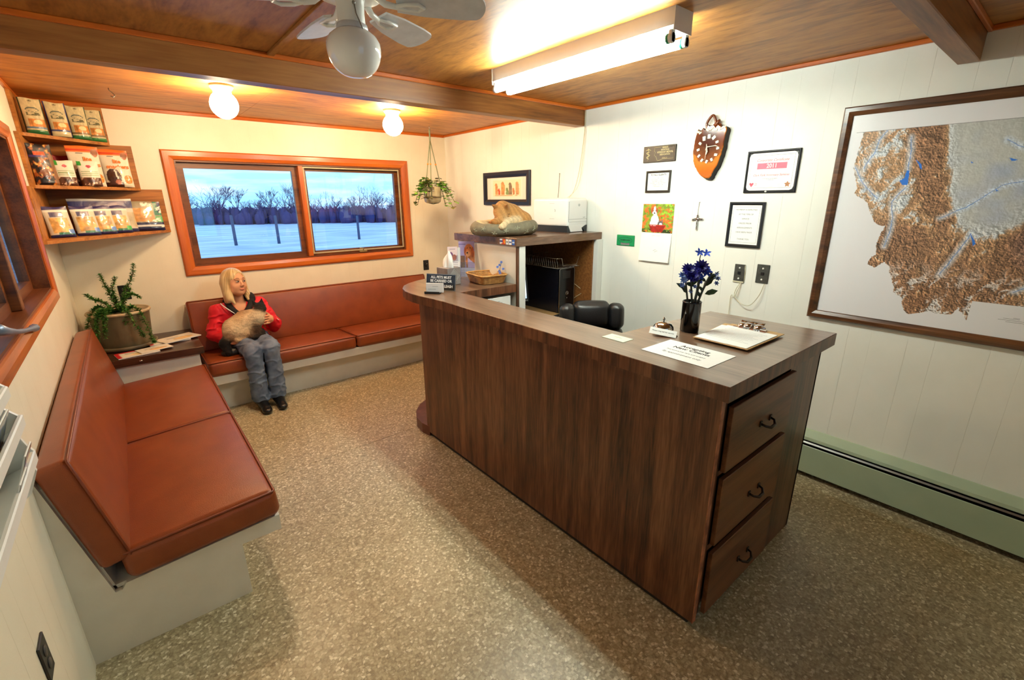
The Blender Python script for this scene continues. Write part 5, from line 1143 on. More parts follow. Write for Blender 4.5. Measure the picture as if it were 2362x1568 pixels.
for dx, dz, ex, ez, s in ((-.03, .17, -.3, .5, .05), (-.04, .19, -.6, .4, .045), (0, .2, -.5, .2, .045), (.04, .2, .5, .4, .055), (.05, .165, .9, .25, .06), (.02, .2, .3, -.3, .035), (.05, .22, -.5, .3, .04), (-.02, .2, .5, .5, .05), (-.01, .225, .7, .1, .05), (.06, .23, .7, .5, .045), (.015, .18, .3, -.5, .035)):
    leaf(lm, P3(dx, dz), (RVx*ex, RVy*ex, ez), s, 0, .42, (-.6, -.6, .5))
lm.build('leaves', LEAFD, va)
# call bell with its little sign
bx, by = -1.172, -3.605
t = thing('call_bell', 'chrome call bell on the worktop, left of the vase', 'bell', (bx, by, ZT))
MB().lathe([(0, 0), (.044, 0), (.044, .006), (.03, .010), (0, .010)], 32, (bx, by, ZT)).build('base', BLACK, t)
MB().lathe([(.043, .012), (.044, .018), (.042, .03), (.034, .042), (.02, .05), (.004, .053), (0, .053)], 36, (bx, by, ZT)).build('dome', CHROME, t)
MB().lathe([(.003, .05), (.003, .060), (.006, .061), (.006, .064), (.003, .066), (.002, .072), (0, .073)], 14, (bx, by, ZT)).build('plunger', STEEL, t)
M = FR((-1.218, -3.634, ZT+.017), (.42, -.9, -.10), (.75, .2, .65))
t = thing('bell_note', 'small white folded note leaning on the call bell', 'note', tuple(M.translation))
MB().box(-.056, .056, -.017, .017, 0, .0012, .0003, 1, 0, M).build('note_card', PAPER, t); text('Please ring bell for service', .0085, M @ Matrix.Translation((0, .002, .0014)), INK, t)
t = tag(MB().add([(-1.205, -3.66, ZT), (-1.175, -3.68, ZT), (-1.165, -3.665, ZT), (-1.195, -3.645, ZT), (-1.20, -3.655, ZT+.012), (-1.178, -3.67, ZT+.012), (-1.17, -3.66, ZT+.012), (-1.19, -3.65, ZT+.012)], [(0, 1, 2, 3), (4, 5, 6, 7), (0, 1, 5, 4), (1, 2, 6, 5), (2, 3, 7, 6), (3, 0, 4, 7)]).build('binder_clip', BLACK, origin=(-1.185, -3.66, ZT)), 'small black binder clip at the foot of the note by the call bell', 'clip')
# clipboards
MAS = pm('hardboard', (196, 158, 102), .5, c2=(176, 136, 84), ns=60)
def clipboard(label, c, ang, z, w=.228, L_=.33):
    M = Matrix.Translation((c[0], c[1], z)) @ Matrix.Rotation(math.radians(-90+ang), 4, 'Z')      # local x = -y world, local y = +x world
    t = thing('clipboard', label, 'clipboard', (c[0], c[1], z), 'clipboards')
    MB().box(-w/2, w/2, -L_/2, L_/2, 0, .0035, .0012, 1, 0, M).build('board', MAS, t)
    lab(MB().box(-w/2+.006, w/2-.007, -L_/2+.004, L_/2-.05, .0036, .0062, .0004, 1, 0, M).build('paper_sheets', PAPER, t), 'white forms')
    mb = MB()
    for k in range(9): mb.box(-.09+.004*(k % 3), .085-.01*((k*7) % 4), -.10+.021*k, -.099+.021*k, .0062, .0064, 0, 1, 0, M)
    mb.build('form_lines', INKG, t)
    cl = MB().box(-.058, .058, L_/2-.058, L_/2-.046, .006, .013, .003, 2, 0, M).build('clip_bar', pm('copper_bar%d' % len(MATS), (190, 140, 120), .2, 1), t)
    k = MB()
    pr_ = [(-.03, .003), (-.03, .012), (-.015, .022), (.0, .026), (.012, .02), (.02, .024), (.026, .03), (.03, .027)]
    for x0, x1 in ((-.036, -.008), (.008, .036)):
        v = []; nn = len(pr_)
        for xx in (x0, x1):
            for (a, b) in pr_: v.append((xx, L_/2-.034+a*.8, .004+b))
        for xx in (x0, x1):
            for (a, b) in pr_: v.append((xx, L_/2-.034+a*.8, .0055+b))
        f = [(i, i+1, nn+i+1, nn+i) for i in range(nn-1)]+[(2*nn+i, 2*nn+i+1, 3*nn+i+1, 3*nn+i) for i in range(nn-1)]+[(i, i+1, 2*nn+i+1, 2*nn+i) for i in range(nn-1)]+[(nn+i, nn+i+1, 3*nn+i+1, 3*nn+i) for i in range(nn-1)]+[(0, nn, 3*nn, 2*nn), (nn-1, 2*nn-1, 4*nn-1, 3*nn-1)]
        k.add(v, f, 0, True, M)
    k.box(-.045, .045, L_/2-.055, L_/2-.005, .0035, .0055, .001, 1, 0, M).tube([(-.044, L_/2-.024, .016), (.044, L_/2-.024, .016)], .005, 10, M=M)
    k.build('spring_clip', CHROME, t); return t
clipboard('hardboard clipboard with white forms and a chrome clip, lower of the two', (-.975, -3.835), 5, ZT)
clipboard('hardboard clipboard with white forms and a chrome clip, topmost of the two', (-.998, -3.856), -1, ZT+.0072)
# flyers
t = thing('flyer', 'white flyer announcing new clients at the near front edge of the worktop', 'flyer', (-1.342, -3.822, ZT))
M = FR((-1.342, -3.822, ZT), (-.02, -1, 0), (1, -.02, 0))
MB().box(-.139, .139, -.101, .101, 0, .0012, .0003, 1, 0, M).build('sheet', PAPER, t)
text('Accepting\nNew Clients', .03, M @ Matrix.Translation((.0, .042, .0014)), INK, t, bold=.0006); text('Preventive pet care and surgery', .0125, M @ Matrix.Translation((0, -.012, .0014)), INKG, t); text('By appointment only', .019, M @ Matrix.Translation((0, -.045, .0014)), INKG, t, shear=.2)
t = thing('note_card', 'pale green note card lying on the worktop, left of the flyer', 'note', (-1.386, -3.525, ZT))
M = FR((-1.386, -3.525, ZT), (0, -1, 0), (1, 0, 0)); MB().box(-.056, .056, -.034, .034, 0, .001, .0003, 1, 0, M).build('card', pm('pale_green_card', (222, 236, 208), .5), t); text('notes', .018, M @ Matrix.Translation((0, .008, .0012)), pm('pale_ink', (190, 206, 180), .6), t)
# letter board
t = thing('letter_sign', 'black sign with white lettering about carrying or leashing pets, at the rounded worktop end', 'sign', (-1.383, -2.096, ZT))
M = FR((-1.383, -2.096, ZT+.052), (.111, -.178, 0), (.18, .11, .98))
MB().box(-.105, .105, -.051, .051, -.006, 0, .001, 1, 0, M).build('board', BLACK, t)
frame_ring(MB(), .212, .106, .003, .004, M).build('metal_edge', STEEL, t)
text('ALL PETS MUST\nBE CARRIED OR', .0235, M @ Matrix.Translation((0, .0195, .001)), INKW, t, bold=.0008, space=1.0, sx=.92); text('ON A LEASH', .0235, M @ Matrix.Translation((.086, -.026, .001)), INKW, t, 'RIGHT', bold=.0008, sx=.92)
MB().prism([(-.05, -.051), (.05, -.051), (.05, -.046), (-.05, -.046)], 'z', -.04, -.006, M=M).build('easel_foot', BLACK, t)
t = thing('card_holder', 'small black holder of white business cards in front of the letter sign', 'card holder', (-1.478, -2.155, ZT))
M = FR((-1.478, -2.152, ZT), (.072, -.086, 0), (.086, .072, .0)); MB().box(-.05, .05, -.022, .02, 0, .006, .002, 1, 0, M).box(-.05, .05, -.022, -.018, 0, .014, .001, 1, 0, M).build('tray', BLACK, t)
M2 = FR((-1.474, -2.148, ZT+.032), (.072, -.086, 0), (.03, .025, .95)); MB().box(-.046, .068, -.026, .032, -.008, 0, .0006, 1, 0, M2).build('business_cards', PAPER, t); text('~~~~', .016, M2 @ Matrix.Translation((.015, .012, .0004)), INKG, t); text('veterinary services', .007, M2 @ Matrix.Translation((-.008, -.006, .0004)), INKG, t)
# tissue box
t = thing('tissue_box', 'grey patterned tissue box with a white tissue pulled up, beside the brochures', 'tissue box', (-1.222, -1.935, ZT))
M = RZ((-1.222, -1.935, ZT), 8)
MB().box(-.058, .058, -.058, .058, 0, .118, .002, 1, 0, M).build('carton', pm('grey_carton', (150, 146, 144), .5, c2=(120, 112, 112), ns=12), t)
mb = MB()
for k in range(1, 5):
    s = .012*k; mb.tube([(-s, -.0586, .06), (0, -.0586, .06-s), (s, -.0586, .06), (0, -.0586, .06+s)], .0011, 4, True, M=M)
mb.build('diamond_pattern', pm('pale_grey_ink', (206, 210, 208), .5), t)
m = MB(); nn = 26
for i in range(9):
    q = i/8
    for k in range(nn):
        a = 2*math.pi*k/nn; r = (.030+.016*q-.040*q*q)*(1+.25*math.sin(3*a+q*3)+.16*math.sin(7*a+q)); m.v.append(tuple(M @ Vector((r*math.cos(a)*.8+.010*q, r*math.sin(a)*1.25, .116+.105*q+.010*math.sin(2*a+1)*q))))
for i in range(8):
    for k in range(nn): m.f.append((i*nn+k, i*nn+(k+1) % nn, (i+1)*nn+(k+1) % nn, (i+1)*nn+k)); m.mi.append(0); m.sm.append(True)
m.f.append(tuple(range(8*nn, 9*nn))); m.mi.append(0); m.sm.append(True)
m.build('tissue', PAPER, t)
# brochures in acrylic stands
def brochure(label, c, w, h, xa, tilt, cf, s):
    t = thing('brochure', label, 'brochure', c, 'brochures on the counter return'); M = FR((c[0], c[1], c[2]+h/2), xa, (-xa[1]*tilt, xa[0]*tilt, 1))
    painted('printed_face', 40, int(40*h/w), M, w, h, cf, PRINT, t, .0012); MB().box(-w/2, w/2, -h/2, h/2, -.004, .001, .0006, 1, 0, M).build('leaflet', PAPER, t)
    a = MB().box(-w/2-.004, w/2+.004, -h/2, -h/2+h*.42, .004, .006, 0, 1, 0, M).box(-w/2-.004, w/2+.004, -h/2, h/2, -.0065, -.0045, 0, 1, 0, M); a.build('acrylic_stand', ACRYL, t); return t
def dogbro(u, v):
    n = fbm(u*7, v*12, 4, 3); c = base(u, (166, 156, 206)); m = ell(u, v, .64, .78, .25, .15) | ((u > .40+.3*np.abs(v-.5)) & (v < .72) & (v > .26)); c[m] = np.array((212, 132, 80))*(.65+.6*n[m])[:, None]; m = ell(u, v, .88, .70, .09, .15) | ell(u, v, .40, .72, .06, .12); c[m] = np.array((172, 88, 48))*(.8+.4*n[m])[:, None]; m = ell(u, v, .58, .66, .14, .09); c[m] = np.array((228, 168, 122))*(.85+.3*n[m])[:, None]; fill(c, ell(u, v, .54, .68, .055, .028), (50, 34, 30)); fill(c, ell(u, v, .53, .81, .03, .016) | ell(u, v, .74, .82, .03, .016), (40, 26, 24)); m = (u > .55) & (v < .55-.4*(u-.55)) & (v > .26); c[m] = (216, 190, 226); m = (u < .4) & (v < .6) & (v > .26); c[m] = np.array((150, 110, 90))*(.7+.5*n[m])[:, None]
    fill(c, v < .25, (228, 226, 236)); fill(c, (v < .2) & (np.abs((v*40) % 1-.5) < .2) & (u > .15) & (u < .8), (176, 176, 190)); fill(c, (v > .9) & (u < .45) & (v < .94), (120, 110, 170)); return c
def smbro(u, v):
    n = fbm(u*6, v*8, 3, 4); c = base(u, (236, 216, 216)); m = ell(u, v, .35, .35, .22, .28); c[m] = np.array((130, 80, 130))*(.7+.5*n[m])[:, None]; m = ell(u, v, .68, .26, .22, .2); c[m] = np.array((206, 96, 70))*(.7+.5*n[m])[:, None]; fill(c, (np.abs(v-.84) < .02) & (np.abs(u-.5) < .3), (130, 120, 140)); return c
def txbro(u, v):
    n = fbm(u*6, v*14, 3, 9); c = base(u, (226, 230, 232)); m = (v > .5) & (u < .4); c[m] = np.array((90, 96, 104))*(.6+.8*n[m])[:, None]; fill(c, (np.abs((v*18) % 1-.5) < .18) & (u > .3) & (u < .85) & (v < .5), (170, 172, 186)); return c
BX = (.8, -.6, 0)
brochure('tall leaflet with a golden dog in a clear stand, by the hutch side', (-.945, -1.755, ZT), .118, .265, BX, .16, dogbro, 1)
brochure('narrow grey leaflet with small print between two others on the counter return', (-1.035, -1.74, ZT), .07, .225, BX, .16, txbro, 2)
brochure('small pink card with two animals in the left-hand clear stand', (-1.075, -1.762, ZT+.13), .072, .105, BX, .16, smbro, 3)
brochure('white printed sheet in a clear stand behind the tissue box', (-1.085, -1.79, ZT), .09, .13, BX, .16, lambda u, v: fill(base(u, (240, 238, 238)), (np.abs((v*9) % 1-.5) < .2) & (u > .15) & (u < .85), (200, 196, 206)), 4)
# wicker basket
bc = (-.975, -2.04); bt = thing('wicker_basket', 'shallow square wicker basket on the counter return', 'basket', (bc[0], bc[1], ZT))
M = RZ((bc[0], bc[1], ZT), -8); hb, wt_, lt = .058, .108, .13
def ringpts(s, z, amp=0, ph=0, n=56):
    o = []
    for i in range(n):
        a = 2*math.pi*i/n; c, d = math.cos(a), math.sin(a); r = (abs(c)**6+abs(d)**6)**(-1/6.); k = 1+amp*math.sin(i*math.pi+ph)
        o.append((c*r*wt_*s*k, d*r*lt*s*k, z))
    return o
for i in range(8):
    z = .006+i*.0063; MB().tube(ringpts(.84+.16*z/hb, z, .022, i*math.pi), .0034, 5, True, M=M).build('woven_strand', WICK, bt)
st = MB()
for i, (p, q) in enumerate(zip(ringpts(.84, .003), ringpts(1.0, hb))): 
    if i % 2 == 0: st.tube([p, q], .0026, 5, M=M)
st.build('uprights', WICK, bt); MB().tube(ringpts(1.02, hb+.002), .0065, 8, True, M=M).build('rim', WICK, bt)
MB().prism([p[:2] for p in ringpts(.84, 0)], 'z', .001, .005, M=M).build('bottom', WICK, bt)
fb = thing('flower_sprig', 'thin sprig of small grey blue flowers standing in the wicker basket', 'flower', (-.902, -2.10, ZT+.006)); va = fb
MB().tube(smooth([(-.902, -2.10, ZT+.007), (-.9, -2.1, ZT+.06), (-.895, -2.1, ZT+.10), (-.888, -2.105, ZT+.135)]), .0016, 5).build('stem', STEMD, fb)
for q in ((-.902, -2.10, ZT+.075), (-.90, -2.105, ZT+.062), (-.915, -2.095, ZT+.105), (-.888, -2.105, ZT+.138), (-.88, -2.115, ZT+.09), (-.9, -2.1, ZT+.118)): blossom(q, .013, 6, GREYB, 2, face(), .5)
# papers under the return
t = thing('paper_tray', 'stack of white printed forms on the shelf under the counter return', 'paper', (-1.08, -2.13, .876)); MB().box(-1.26, -.915, -2.238, -2.07, .876, .955, .002).build('paper_stack', PAPER, t)
M = FR((-1.08, -2.239, .912), (1, 0, 0), (0, 0, 1)); mb = MB()
for k in range(4): mb.box(-.1+.03*k, .13-.02*k, -.016+.01*k, -.0145+.01*k, 0, .0004, 0, 1, 0, M)
mb.build('print_lines', INKG, t)
# ================================================================== ON AND IN THE HUTCH
ZH = 1.3455
pr_ = thing('printer', 'white laser printer with dark feet on the hutch top, against the right wall', 'printer', (-.145, -1.93, ZH))
M = RZ((-.145, -1.94, ZH), 3)
w_, d_, h_ = .122, .19, .25
MB().rbox((0, 0, .148), (w_, d_, .108), .022, (3, 4, 3), (0, 0, .004), 0, M).build('body', WPLAST, pr_)
MB().prism([(-w_+.002, 0), (-w_+.03, 0), (-w_+.045, .022), (w_-.045, .022), (w_-.03, 0), (w_-.002, 0), (w_-.001, .05), (-w_+.001, .05)], 'y', -d_+.004, d_-.01, M=M).build('dark_base', pm('charcoal_plastic', (40, 44, 48), .4), pr_)
MB().prism([(-w_+.04, .004), (w_-.06, .004), (w_-.075, .03), (w_-.02, .055), (-w_+.01, .055)], 'y', -d_-.001, -d_+.02, M=M).build('front_foot', WPLAST, pr_)
SH = pm('pale_seam', (150, 154, 156), .5)
f_ = MB().box(-w_+.012, w_-.012, -d_-.0008, -d_+.002, .098, .1, 0, 1, 0, M).box(-w_+.012, w_-.012, -d_-.0008, -d_+.002, .078, .0795, 0, 1, 0, M).box(-w_+.012, -w_+.0135, -d_-.0008, -d_+.002, .08, .23, 0, 1, 0, M); f_.build('panel_seams', SH, pr_)
sd = MB().box(-w_-.0008, -w_+.002, -.05, .0, .215, .2165, 0, 1, 0, M).box(-w_-.0008, -w_+.002, -.05, 0, .1, .1015, 0, 1, 0, M).tube([(-w_-.001, -.055, .175), (-w_-.001, -.06, .165), (-w_-.001, -.058, .155)], .002, 5, M=M); sd.build('side_latch', SH, pr_)
lg = MB().tube([(.01+.0085*math.cos(a), -d_-.001, .205+.0085*math.sin(a)) for a in np.linspace(0, 2*math.pi, 25)[:-1]], .0012, 5, True, M=M); lg.build('round_emblem', SH, pr_)
text('hp', .011, M @ FR((.01, -d_-.0012, .205), (1, 0, 0), (0, 0, 1)), SH, pr_, shear=.2); text('LaserJet', .009, M @ FR((.075, -d_-.0012, .112), (1, 0, 0), (0, 0, 1)), SH, pr_)
t = tag(MB().tube(smooth([(-.02, -1.79, ZH+.25), (-.013, -1.79, ZH+.33), (-.011, -1.795, ZH+.45)]), .0022, 6).ball((-.011, -1.795, ZH+.452), .004, 8).build('antenna_wire', GREYP, origin=(-.02, -1.79, ZH)), 'thin dark wire standing up the wall behind the printer', 'wire')
pc_ = thing('computer_tower', 'black computer tower with a silver rimmed glossy front, inside the hutch', 'computer', (-.2, -1.9, .7005))
MB().box(-.298, -.118, -2.085, -1.68, .7005, 1.066, .004).build('case', pm('navy_black_case', (20, 22, 34), .22, coat=.3), pc_)
MB().box(-.296, -.12, -2.1, -2.085, .703, 1.064, .006, 2).build('front_panel', GLOSSB, pc_)
MB().tube([(-.294, -2.1, .706), (-.294, -2.1, 1.052), (-.284, -2.1, 1.062), (-.132, -2.1, 1.062), (-.122, -2.1, 1.052), (-.122, -2.1, .706)], .0032, 6).build('silver_rim', STEEL, pc_)
MB().box(-.26, -.17, -2.1015, -2.099, .98, 1.04).build('drive_door', BLACK, pc_)
MB().tube([(-.205+.014*math.cos(a), -2.102, .86+.014*math.sin(a)) for a in np.linspace(0, 2*math.pi, 25)[:-1]], .002, 5, True).build('ring_emblem', CHROME, pc_)
text('DELL', .0095, FR((-.205, -2.1025, .86), (1, 0, 0), (0, 0, 1)), CHROME, pc_, bold=.0003)
MB().ball((-.205, -2.1015, .82), (.005, .002, .005), 8).build('power_button', STEEL, pc_)
tr = thing('wire_tray', 'silver wire letter tray lying on top of the computer tower', 'tray', (-.2, -1.93, 1.067))
x0, x1, y0, y1, z0, z1 = -.33, -.075, -2.115, -1.74, 1.07, 1.15
def wr(*p, r=.0016): return [tuple(q) for q in p]
mb = MB().tube([(x0, y0, z0), (x1, y0, z0), (x1, y1, z0), (x0, y1, z0)], .002, 6, True); mb.build('bottom_wire', CHROME, tr)
MB().tube([(x0-.015, y1, z1), (x0-.015, y0-.01, z1), (x0+.03, y0-.012, z1), (x0+.05, y0-.006, z0+.02), (x1-.05, y0-.006, z0+.02), (x1-.03, y0-.012, z1), (x1+.012, y0-.01, z1), (x1+.012, y1, z1)], .002, 6, True).build('rim_wire', CHROME, tr)
for k in range(16):
    y = y0+(y1-y0)*k/15; MB().tube([(x0-.015, y, z1), (x0, y, z0), (x1, y, z0), (x1+.012, y, z1)], .0014, 5).build('cross_wire', CHROME, tr)
for k in range(6):
    x = x0+(x1-x0)*(k+.5)/6; MB().tube([(x, y0, z0), (x, y1, z0), (x, y1+.01, z1+.01)], .0014, 5).build('long_wire', CHROME, tr)
mo = thing('monitor', 'black flat monitor in the hutch with its lit screen just showing past the post', 'monitor', (-.72, -2.05, .7005))
M = FR((-.748, -2.10, .99), (.99, -.12, 0), (.02, .14, 1))
MB().box(-.10, .10, -.125, .125, -.03, -.002, .004, 1, 0, M).build('casing', BLACK, mo)
b_ = MB(); frame_ring(b_, .2, .25, .014, .006, M @ Matrix.Translation((0, 0, -.002))); b_.box(-.1, .1, -.135, -.108, -.02, .004, .003, 1, 0, M); b_.build('bezel', GLOSSB, mo)
MB().box(-.088, .088, -.108, .113, -.002, .0005, 0, 1, 0, M).build('screen', SCREEN, mo)
MB().box(-.088, .088, -.108, -.088, .0006, .001, 0, 1, 0, M).build('task_bar', emat('blue_screen_bar', (.1, .4, .9), .8), mo)
bt_ = MB()
for k in range(4): bt_.box(.045+.012*k, .05+.012*k, -.124, -.120, .004, .005, 0, 1, 0, M)
bt_.build('buttons', WHITE, mo); MB().box(-.77, -.72, -2.06, -2.04, .71, .9, .003).box(-.83, -.66, -2.14, -1.96, .7005, .712, .004).build('stand', BLACK, mo)
kb = thing('keyboard', 'black keyboard on the tan desk inside the hutch', 'keyboard', (-.48, -2.28, .7005))
M = RZ((-.49, -2.27, .7005), 8); MB().prism([(-.075, 0), (.075, 0), (.075, .024), (-.075, .012)], 'x', -.19, .19, M=M).build('body', BLACK, kb)
for r in range(5):
    for c in range(14): MB().box(-.18+.0255*c, -.158+.0255*c, -.062+.026*r, -.041+.026*r, .0125+.0021*r, .021+.0021*r, .002, 1, 0, M).build('key', BLACK, kb)
t = tag(MB().tube(smooth([(-.1, -2.0, .72), (-.09, -2.08, .80), (-.07, -2.15, .86), (-.08, -2.1, .9), (-.095, -2.05, .93)]), .002, 6).build('computer_cable', IVORY, origin=(-.1, -2.0, .72)), 'thin pale cable looping between the computer tower and the hutch side', 'cable')
# ------------------------------------------------------------------ office chair
ch = thing('office_chair', 'black padded leather office chair behind the counter, beside the hutch', 'chair', (-.72, -2.86, 0))
M = RZ((-.72, -2.86, 0), -38)     # faces local -y, toward the wing of the counter
def cush(name, c, h, r, puff, rx=0, rz=0, mat=BLEATH):
    return MB().rbox((0, 0, 0), h, r, (5, 5, 4), puff, 0, M @ Matrix.Translation(c) @ Matrix.Rotation(math.radians(rx), 4, 'X') @ Matrix.Rotation(math.radians(rz), 4, 'Z')).build(name, mat, ch)
b0 = cush('headrest', (0, .205, .855), (.125, .05, .085), .042, (0, .022, .008), -8)
for s in (-1, 1): cush('side_bolster', (s*.162, .185, .845), (.046, .056, .088), .042, (.006, .012, .0), -8, s*20)
cush('lumbar_pad', (0, .195, .70), (.13, .045, .075), .04, (0, .03, 0), -6)
for s in (-1, 1): cush('side_pad', (s*.165, .182, .67), (.045, .05, .10), .04, (.004, .012, 0), -6, s*18)
cush('seat', (0, -.05, .50), (.26, .25, .06), .05, (0, 0, .02))
MB().rbox((0, .24, .69), (.17, .02, .2), .02, (3, 2, 3), (0, 0, 0), 0, M).build('back_shell', BLACK, ch)
for s in (-1, 1): MB().tube([(s*.27, .2, .60), (s*.31, .15, .67), (s*.31, -.12, .67), (s*.29, -.17, .60), (s*.24, -.1, .46)], .02, 8, M=M).build('armrest', BLACK, ch)
MB().tube([(0, 0, .10), (0, 0, .45)], [.03, .025], 14, M=M).build('gas_column', STEEL, ch)
for k in range(5):
    a = 2*math.pi*k/5; l = MB().tube([(0, 0, .11), (.28*math.cos(a), .28*math.sin(a), .075)], [.03, .018], 8, M=M).build('base_leg', BLACK, ch)
    MB().lathe([(0, -.015), (.026, -.015), (.028, 0), (.026, .015), (0, .015)], 14, M=M @ Matrix.Translation((.28*math.cos(a), .28*math.sin(a), .028)) @ Matrix.Rotation(a, 4, 'Z') @ Matrix.Rotation(math.pi/2, 4, 'Y')).build('caster', BLACK, l)
# ================================================================== CAT BED AND THE SLEEPING CAT
ZH = 1.3455; CBX, CBY = -.715, -1.93
bd = thing('cat_bed', 'oval sage grey cat bed with a pale flower pattern on the hutch top', 'pet bed', (CBX, CBY, ZH))
n1, n2 = 56, 18; m = MB()
for i in range(n1):
    a = 2*math.pi*i/n1; dip = 1-.18*max(0, math.cos(a+2.35))**2
    for k in range(n2):
        b = 2*math.pi*k/n2; R1 = .222+.056*math.cos(b); R2 = .152+.056*math.cos(b); z = .052*dip*(1+math.sin(b)*1.0)+.002*math.sin(9*a)
        m.v.append((CBX+R1*math.cos(a), CBY+R2*math.sin(a), ZH+z))
for i in range(n1):
    for k in range(n2): j = (i+1) % n1; q = (k+1) % n2; m.f.append((i*n2+k, j*n2+k, j*n2+q, i*n2+q)); m.mi.append(1 if n2*.22 < k < n2*.62 else 0); m.sm.append(True)
m.build('bolster', [BEDF, BEDL], bd)
MB().lathe([(0, .002), (.2, .002), (.2, .035), (.15, .05), (0, .055)], 40, (CBX, CBY, ZH), sx=1, sy=.72).build('pad', BEDL, bd)
fl_ = MB()
for i in range(11):
    a = math.radians(165+i*19); bb = -.15+.75*((i*7) % 3-1)*.5
    for p in range(5):
        t0 = 2*math.pi*p/5
        pts = []
        for q in (0, 1):
            aa = a+q*.085*math.cos(t0); b = bb+q*.42*math.sin(t0)
            R1, R2 = .222+.0575*math.cos(b), .152+.0575*math.cos(b); dip = 1-.18*max(0, math.cos(aa+2.35))**2
            pts.append((CBX+R1*math.cos(aa), CBY+R2*math.sin(aa), ZH+.052*dip*(1+1.02*math.sin(b))))
        fl_.tube(pts, .0022, 4)
fl_.build('flower_pattern', pm('pale_embroidery', (176, 176, 150), .8), bd)['kind'] = 'stuff'
OR, OL, OD = (196, 144, 84), (226, 202, 160), (170, 112, 56)
c0 = Vector((CBX, CBY, ZH))
def A(x, y, z): return (CBX+x, CBY+y, ZH+z)
# image right is roughly +x, toward the camera roughly -y
cat = [EL(A(.06, .0, .115), (.135, .10, .085), OR, .03), EL(A(.13, .01, .09), (.09, .09, .07), OR, .03), RC(A(.05, -.01, .15), A(-.045, -.035, .185), .07, .058, OR, .04),
       EL(A(-.075, -.05, .165), (.055, .05, .055), OR, .025), EL(A(-.085, -.075, .13), (.04, .035, .042), OR, .02), RC(A(-.08, -.08, .12), A(-.075, -.095, .10), .026, .018, OL, .012),
       RC(A(-.105, -.045, .195), A(-.15, -.05, .215), .024, .004, OD, .006), RC(A(-.055, -.085, .195), A(-.07, -.12, .215), .024, .004, OD, .006),
       RC(A(.05, -.09, .10), A(-.06, -.125, .10), .032, .026, OL, .015), RC(A(-.06, -.125, .10), A(-.135, -.155, .075), .026, .022, OL, .012), EL(A(-.15, -.162, .066), (.028, .024, .022), OL, .01),
       RC(A(-.02, -.06, .09), A(-.15, -.085, .10), .03, .024, OR, .015), EL(A(-.165, -.085, .098), (.03, .022, .02), OD, .01),
       EL(A(.12, -.06, .10), (.085, .06, .065), OR, .02), RC(A(.19, .03, .07), A(.1, .11, .07), .03, .024, OD, .02), RC(A(.1, .11, .07), A(-.05, .11, .075), .024, .018, OD, .02)]
oc = thing('orange_cat', 'orange tabby cat curled asleep in the sage cat bed, head tucked down', 'cat', A(0, 0, .05))
mb = sdf_mesh(cat, .0045)
V = np.array(mb.v); st = np.sin((V[:, 0]-CBX)*150+(V[:, 2]-ZH)*70+4*fbm(V[:, 0]*30, V[:, 2]*30, 2, 3)); k = (.90+.10*np.clip(st*1.6, -1, 1))[:, None]
mb.c = (np.array(mb.c)*k).tolist(); mb.build('body', FUR, oc)
e_ = MB().ball(A(-.052, -.118, .150), (.012, .004, .0025), 8); e_.build('closed_eye', pm('eye_line', (90, 54, 24), .6), oc)
# ================================================================== THE WOMAN
SK, SK2 = (214, 156, 118), (196, 130, 96)
HC = Vector((-2.288, -.355, .958)); fd = Vector((.40, -.90, .17)).normalized(); sd_ = fd.cross(Vector((.06, 0, 1))).normalized(); ud = sd_.cross(fd).normalized()
# local head axes: s = viewer's right, f = facing, u = up
sd_ = -sd_ if sd_.x < 0 else sd_
RH = np.array([sd_, fd, ud]).T
def Hd(s, f, u): return tuple(HC+sd_*s+fd*f+ud*u)
def HE(s, f, u, r, col, k=.012, **x): return EL(Hd(s, f, u), r, col, k, R=RH, **x)
LIP = (182, 104, 88)
body = [HE(0, -.012, .03, (.071, .088, .082), SK, .02), HE(0, .02, -.02, (.06, .066, .083), SK, .02), HE(0, .05, -.083, (.026, .026, .022), SK, .018), HE(-.036, .046, -.03, (.026, .024, .026), SK, .015), HE(.036, .046, -.03, (.026, .024, .026), SK, .015),
        HE(-.045, .02, -.062, (.02, .03, .026), SK, .02), HE(.045, .02, -.062, (.02, .03, .026), SK, .02), HE(0, .076, .026, (.046, .012, .010), SK, .012),
        HE(-.027, .093, .004, (.017, .016, .009), SK2, .008, op='-'), HE(.027, .093, .004, (.017, .016, .009), SK2, .008, op='-'),
        RC(Hd(0, .083, .008), Hd(0, .098, -.025), .0075, .0098, SK, .008), HE(-.010, .091, -.03, (.008, .009, .007), SK, .004), HE(.010, .091, -.03, (.008, .009, .007), SK, .004),
        HE(0, .083, -.0555, (.019, .008, .0034), LIP, .003, cs=.002), HE(0, .0825, -.0618, (.016, .008, .0038), LIP, .003, cs=.002),
        HE(-.071, .0, .0, (.012, .02, .026), SK, .006), HE(.071, .0, .0, (.012, .02, .026), SK, .006),
        RC((-2.287, -.325, .88), (-2.288, -.33, .75), .046, .052, SK, .02),
        EL((-2.287, -.345, .69), (.115, .075, .10), SK, .03), RC((-2.43, -.325, .735), (-2.15, -.325, .75), .05, .05, SK, .03), EL((-2.28, -.36, .58), (.11, .075, .11), SK, .03), EL((-2.275, -.40, .485), (.14, .09, .07), SK, .03)]
def limb(pts, rs, col, k=.012): return [RC(pts[i], pts[i+1], rs[i], rs[i+1], col, k) for i in range(len(pts)-1)]
ArL = [(-2.435, -.33, .735), (-2.495, -.375, .575), (-2.425, -.50, .52)]; ArR = [(-2.140, -.33, .75), (-2.058, -.40, .575), (-2.105, -.52, .645)]
body += limb(ArL, [.042, .034, .026], SK)+limb(ArR, [.042, .034, .026], SK)
LgL = [(-2.335, -.43, .49), (-2.312, -.79, .478), (-2.312, -.775, .09)]; LgR = [(-2.205, -.43, .49), (-2.188, -.79, .49), (-2.186, -.765, .09)]
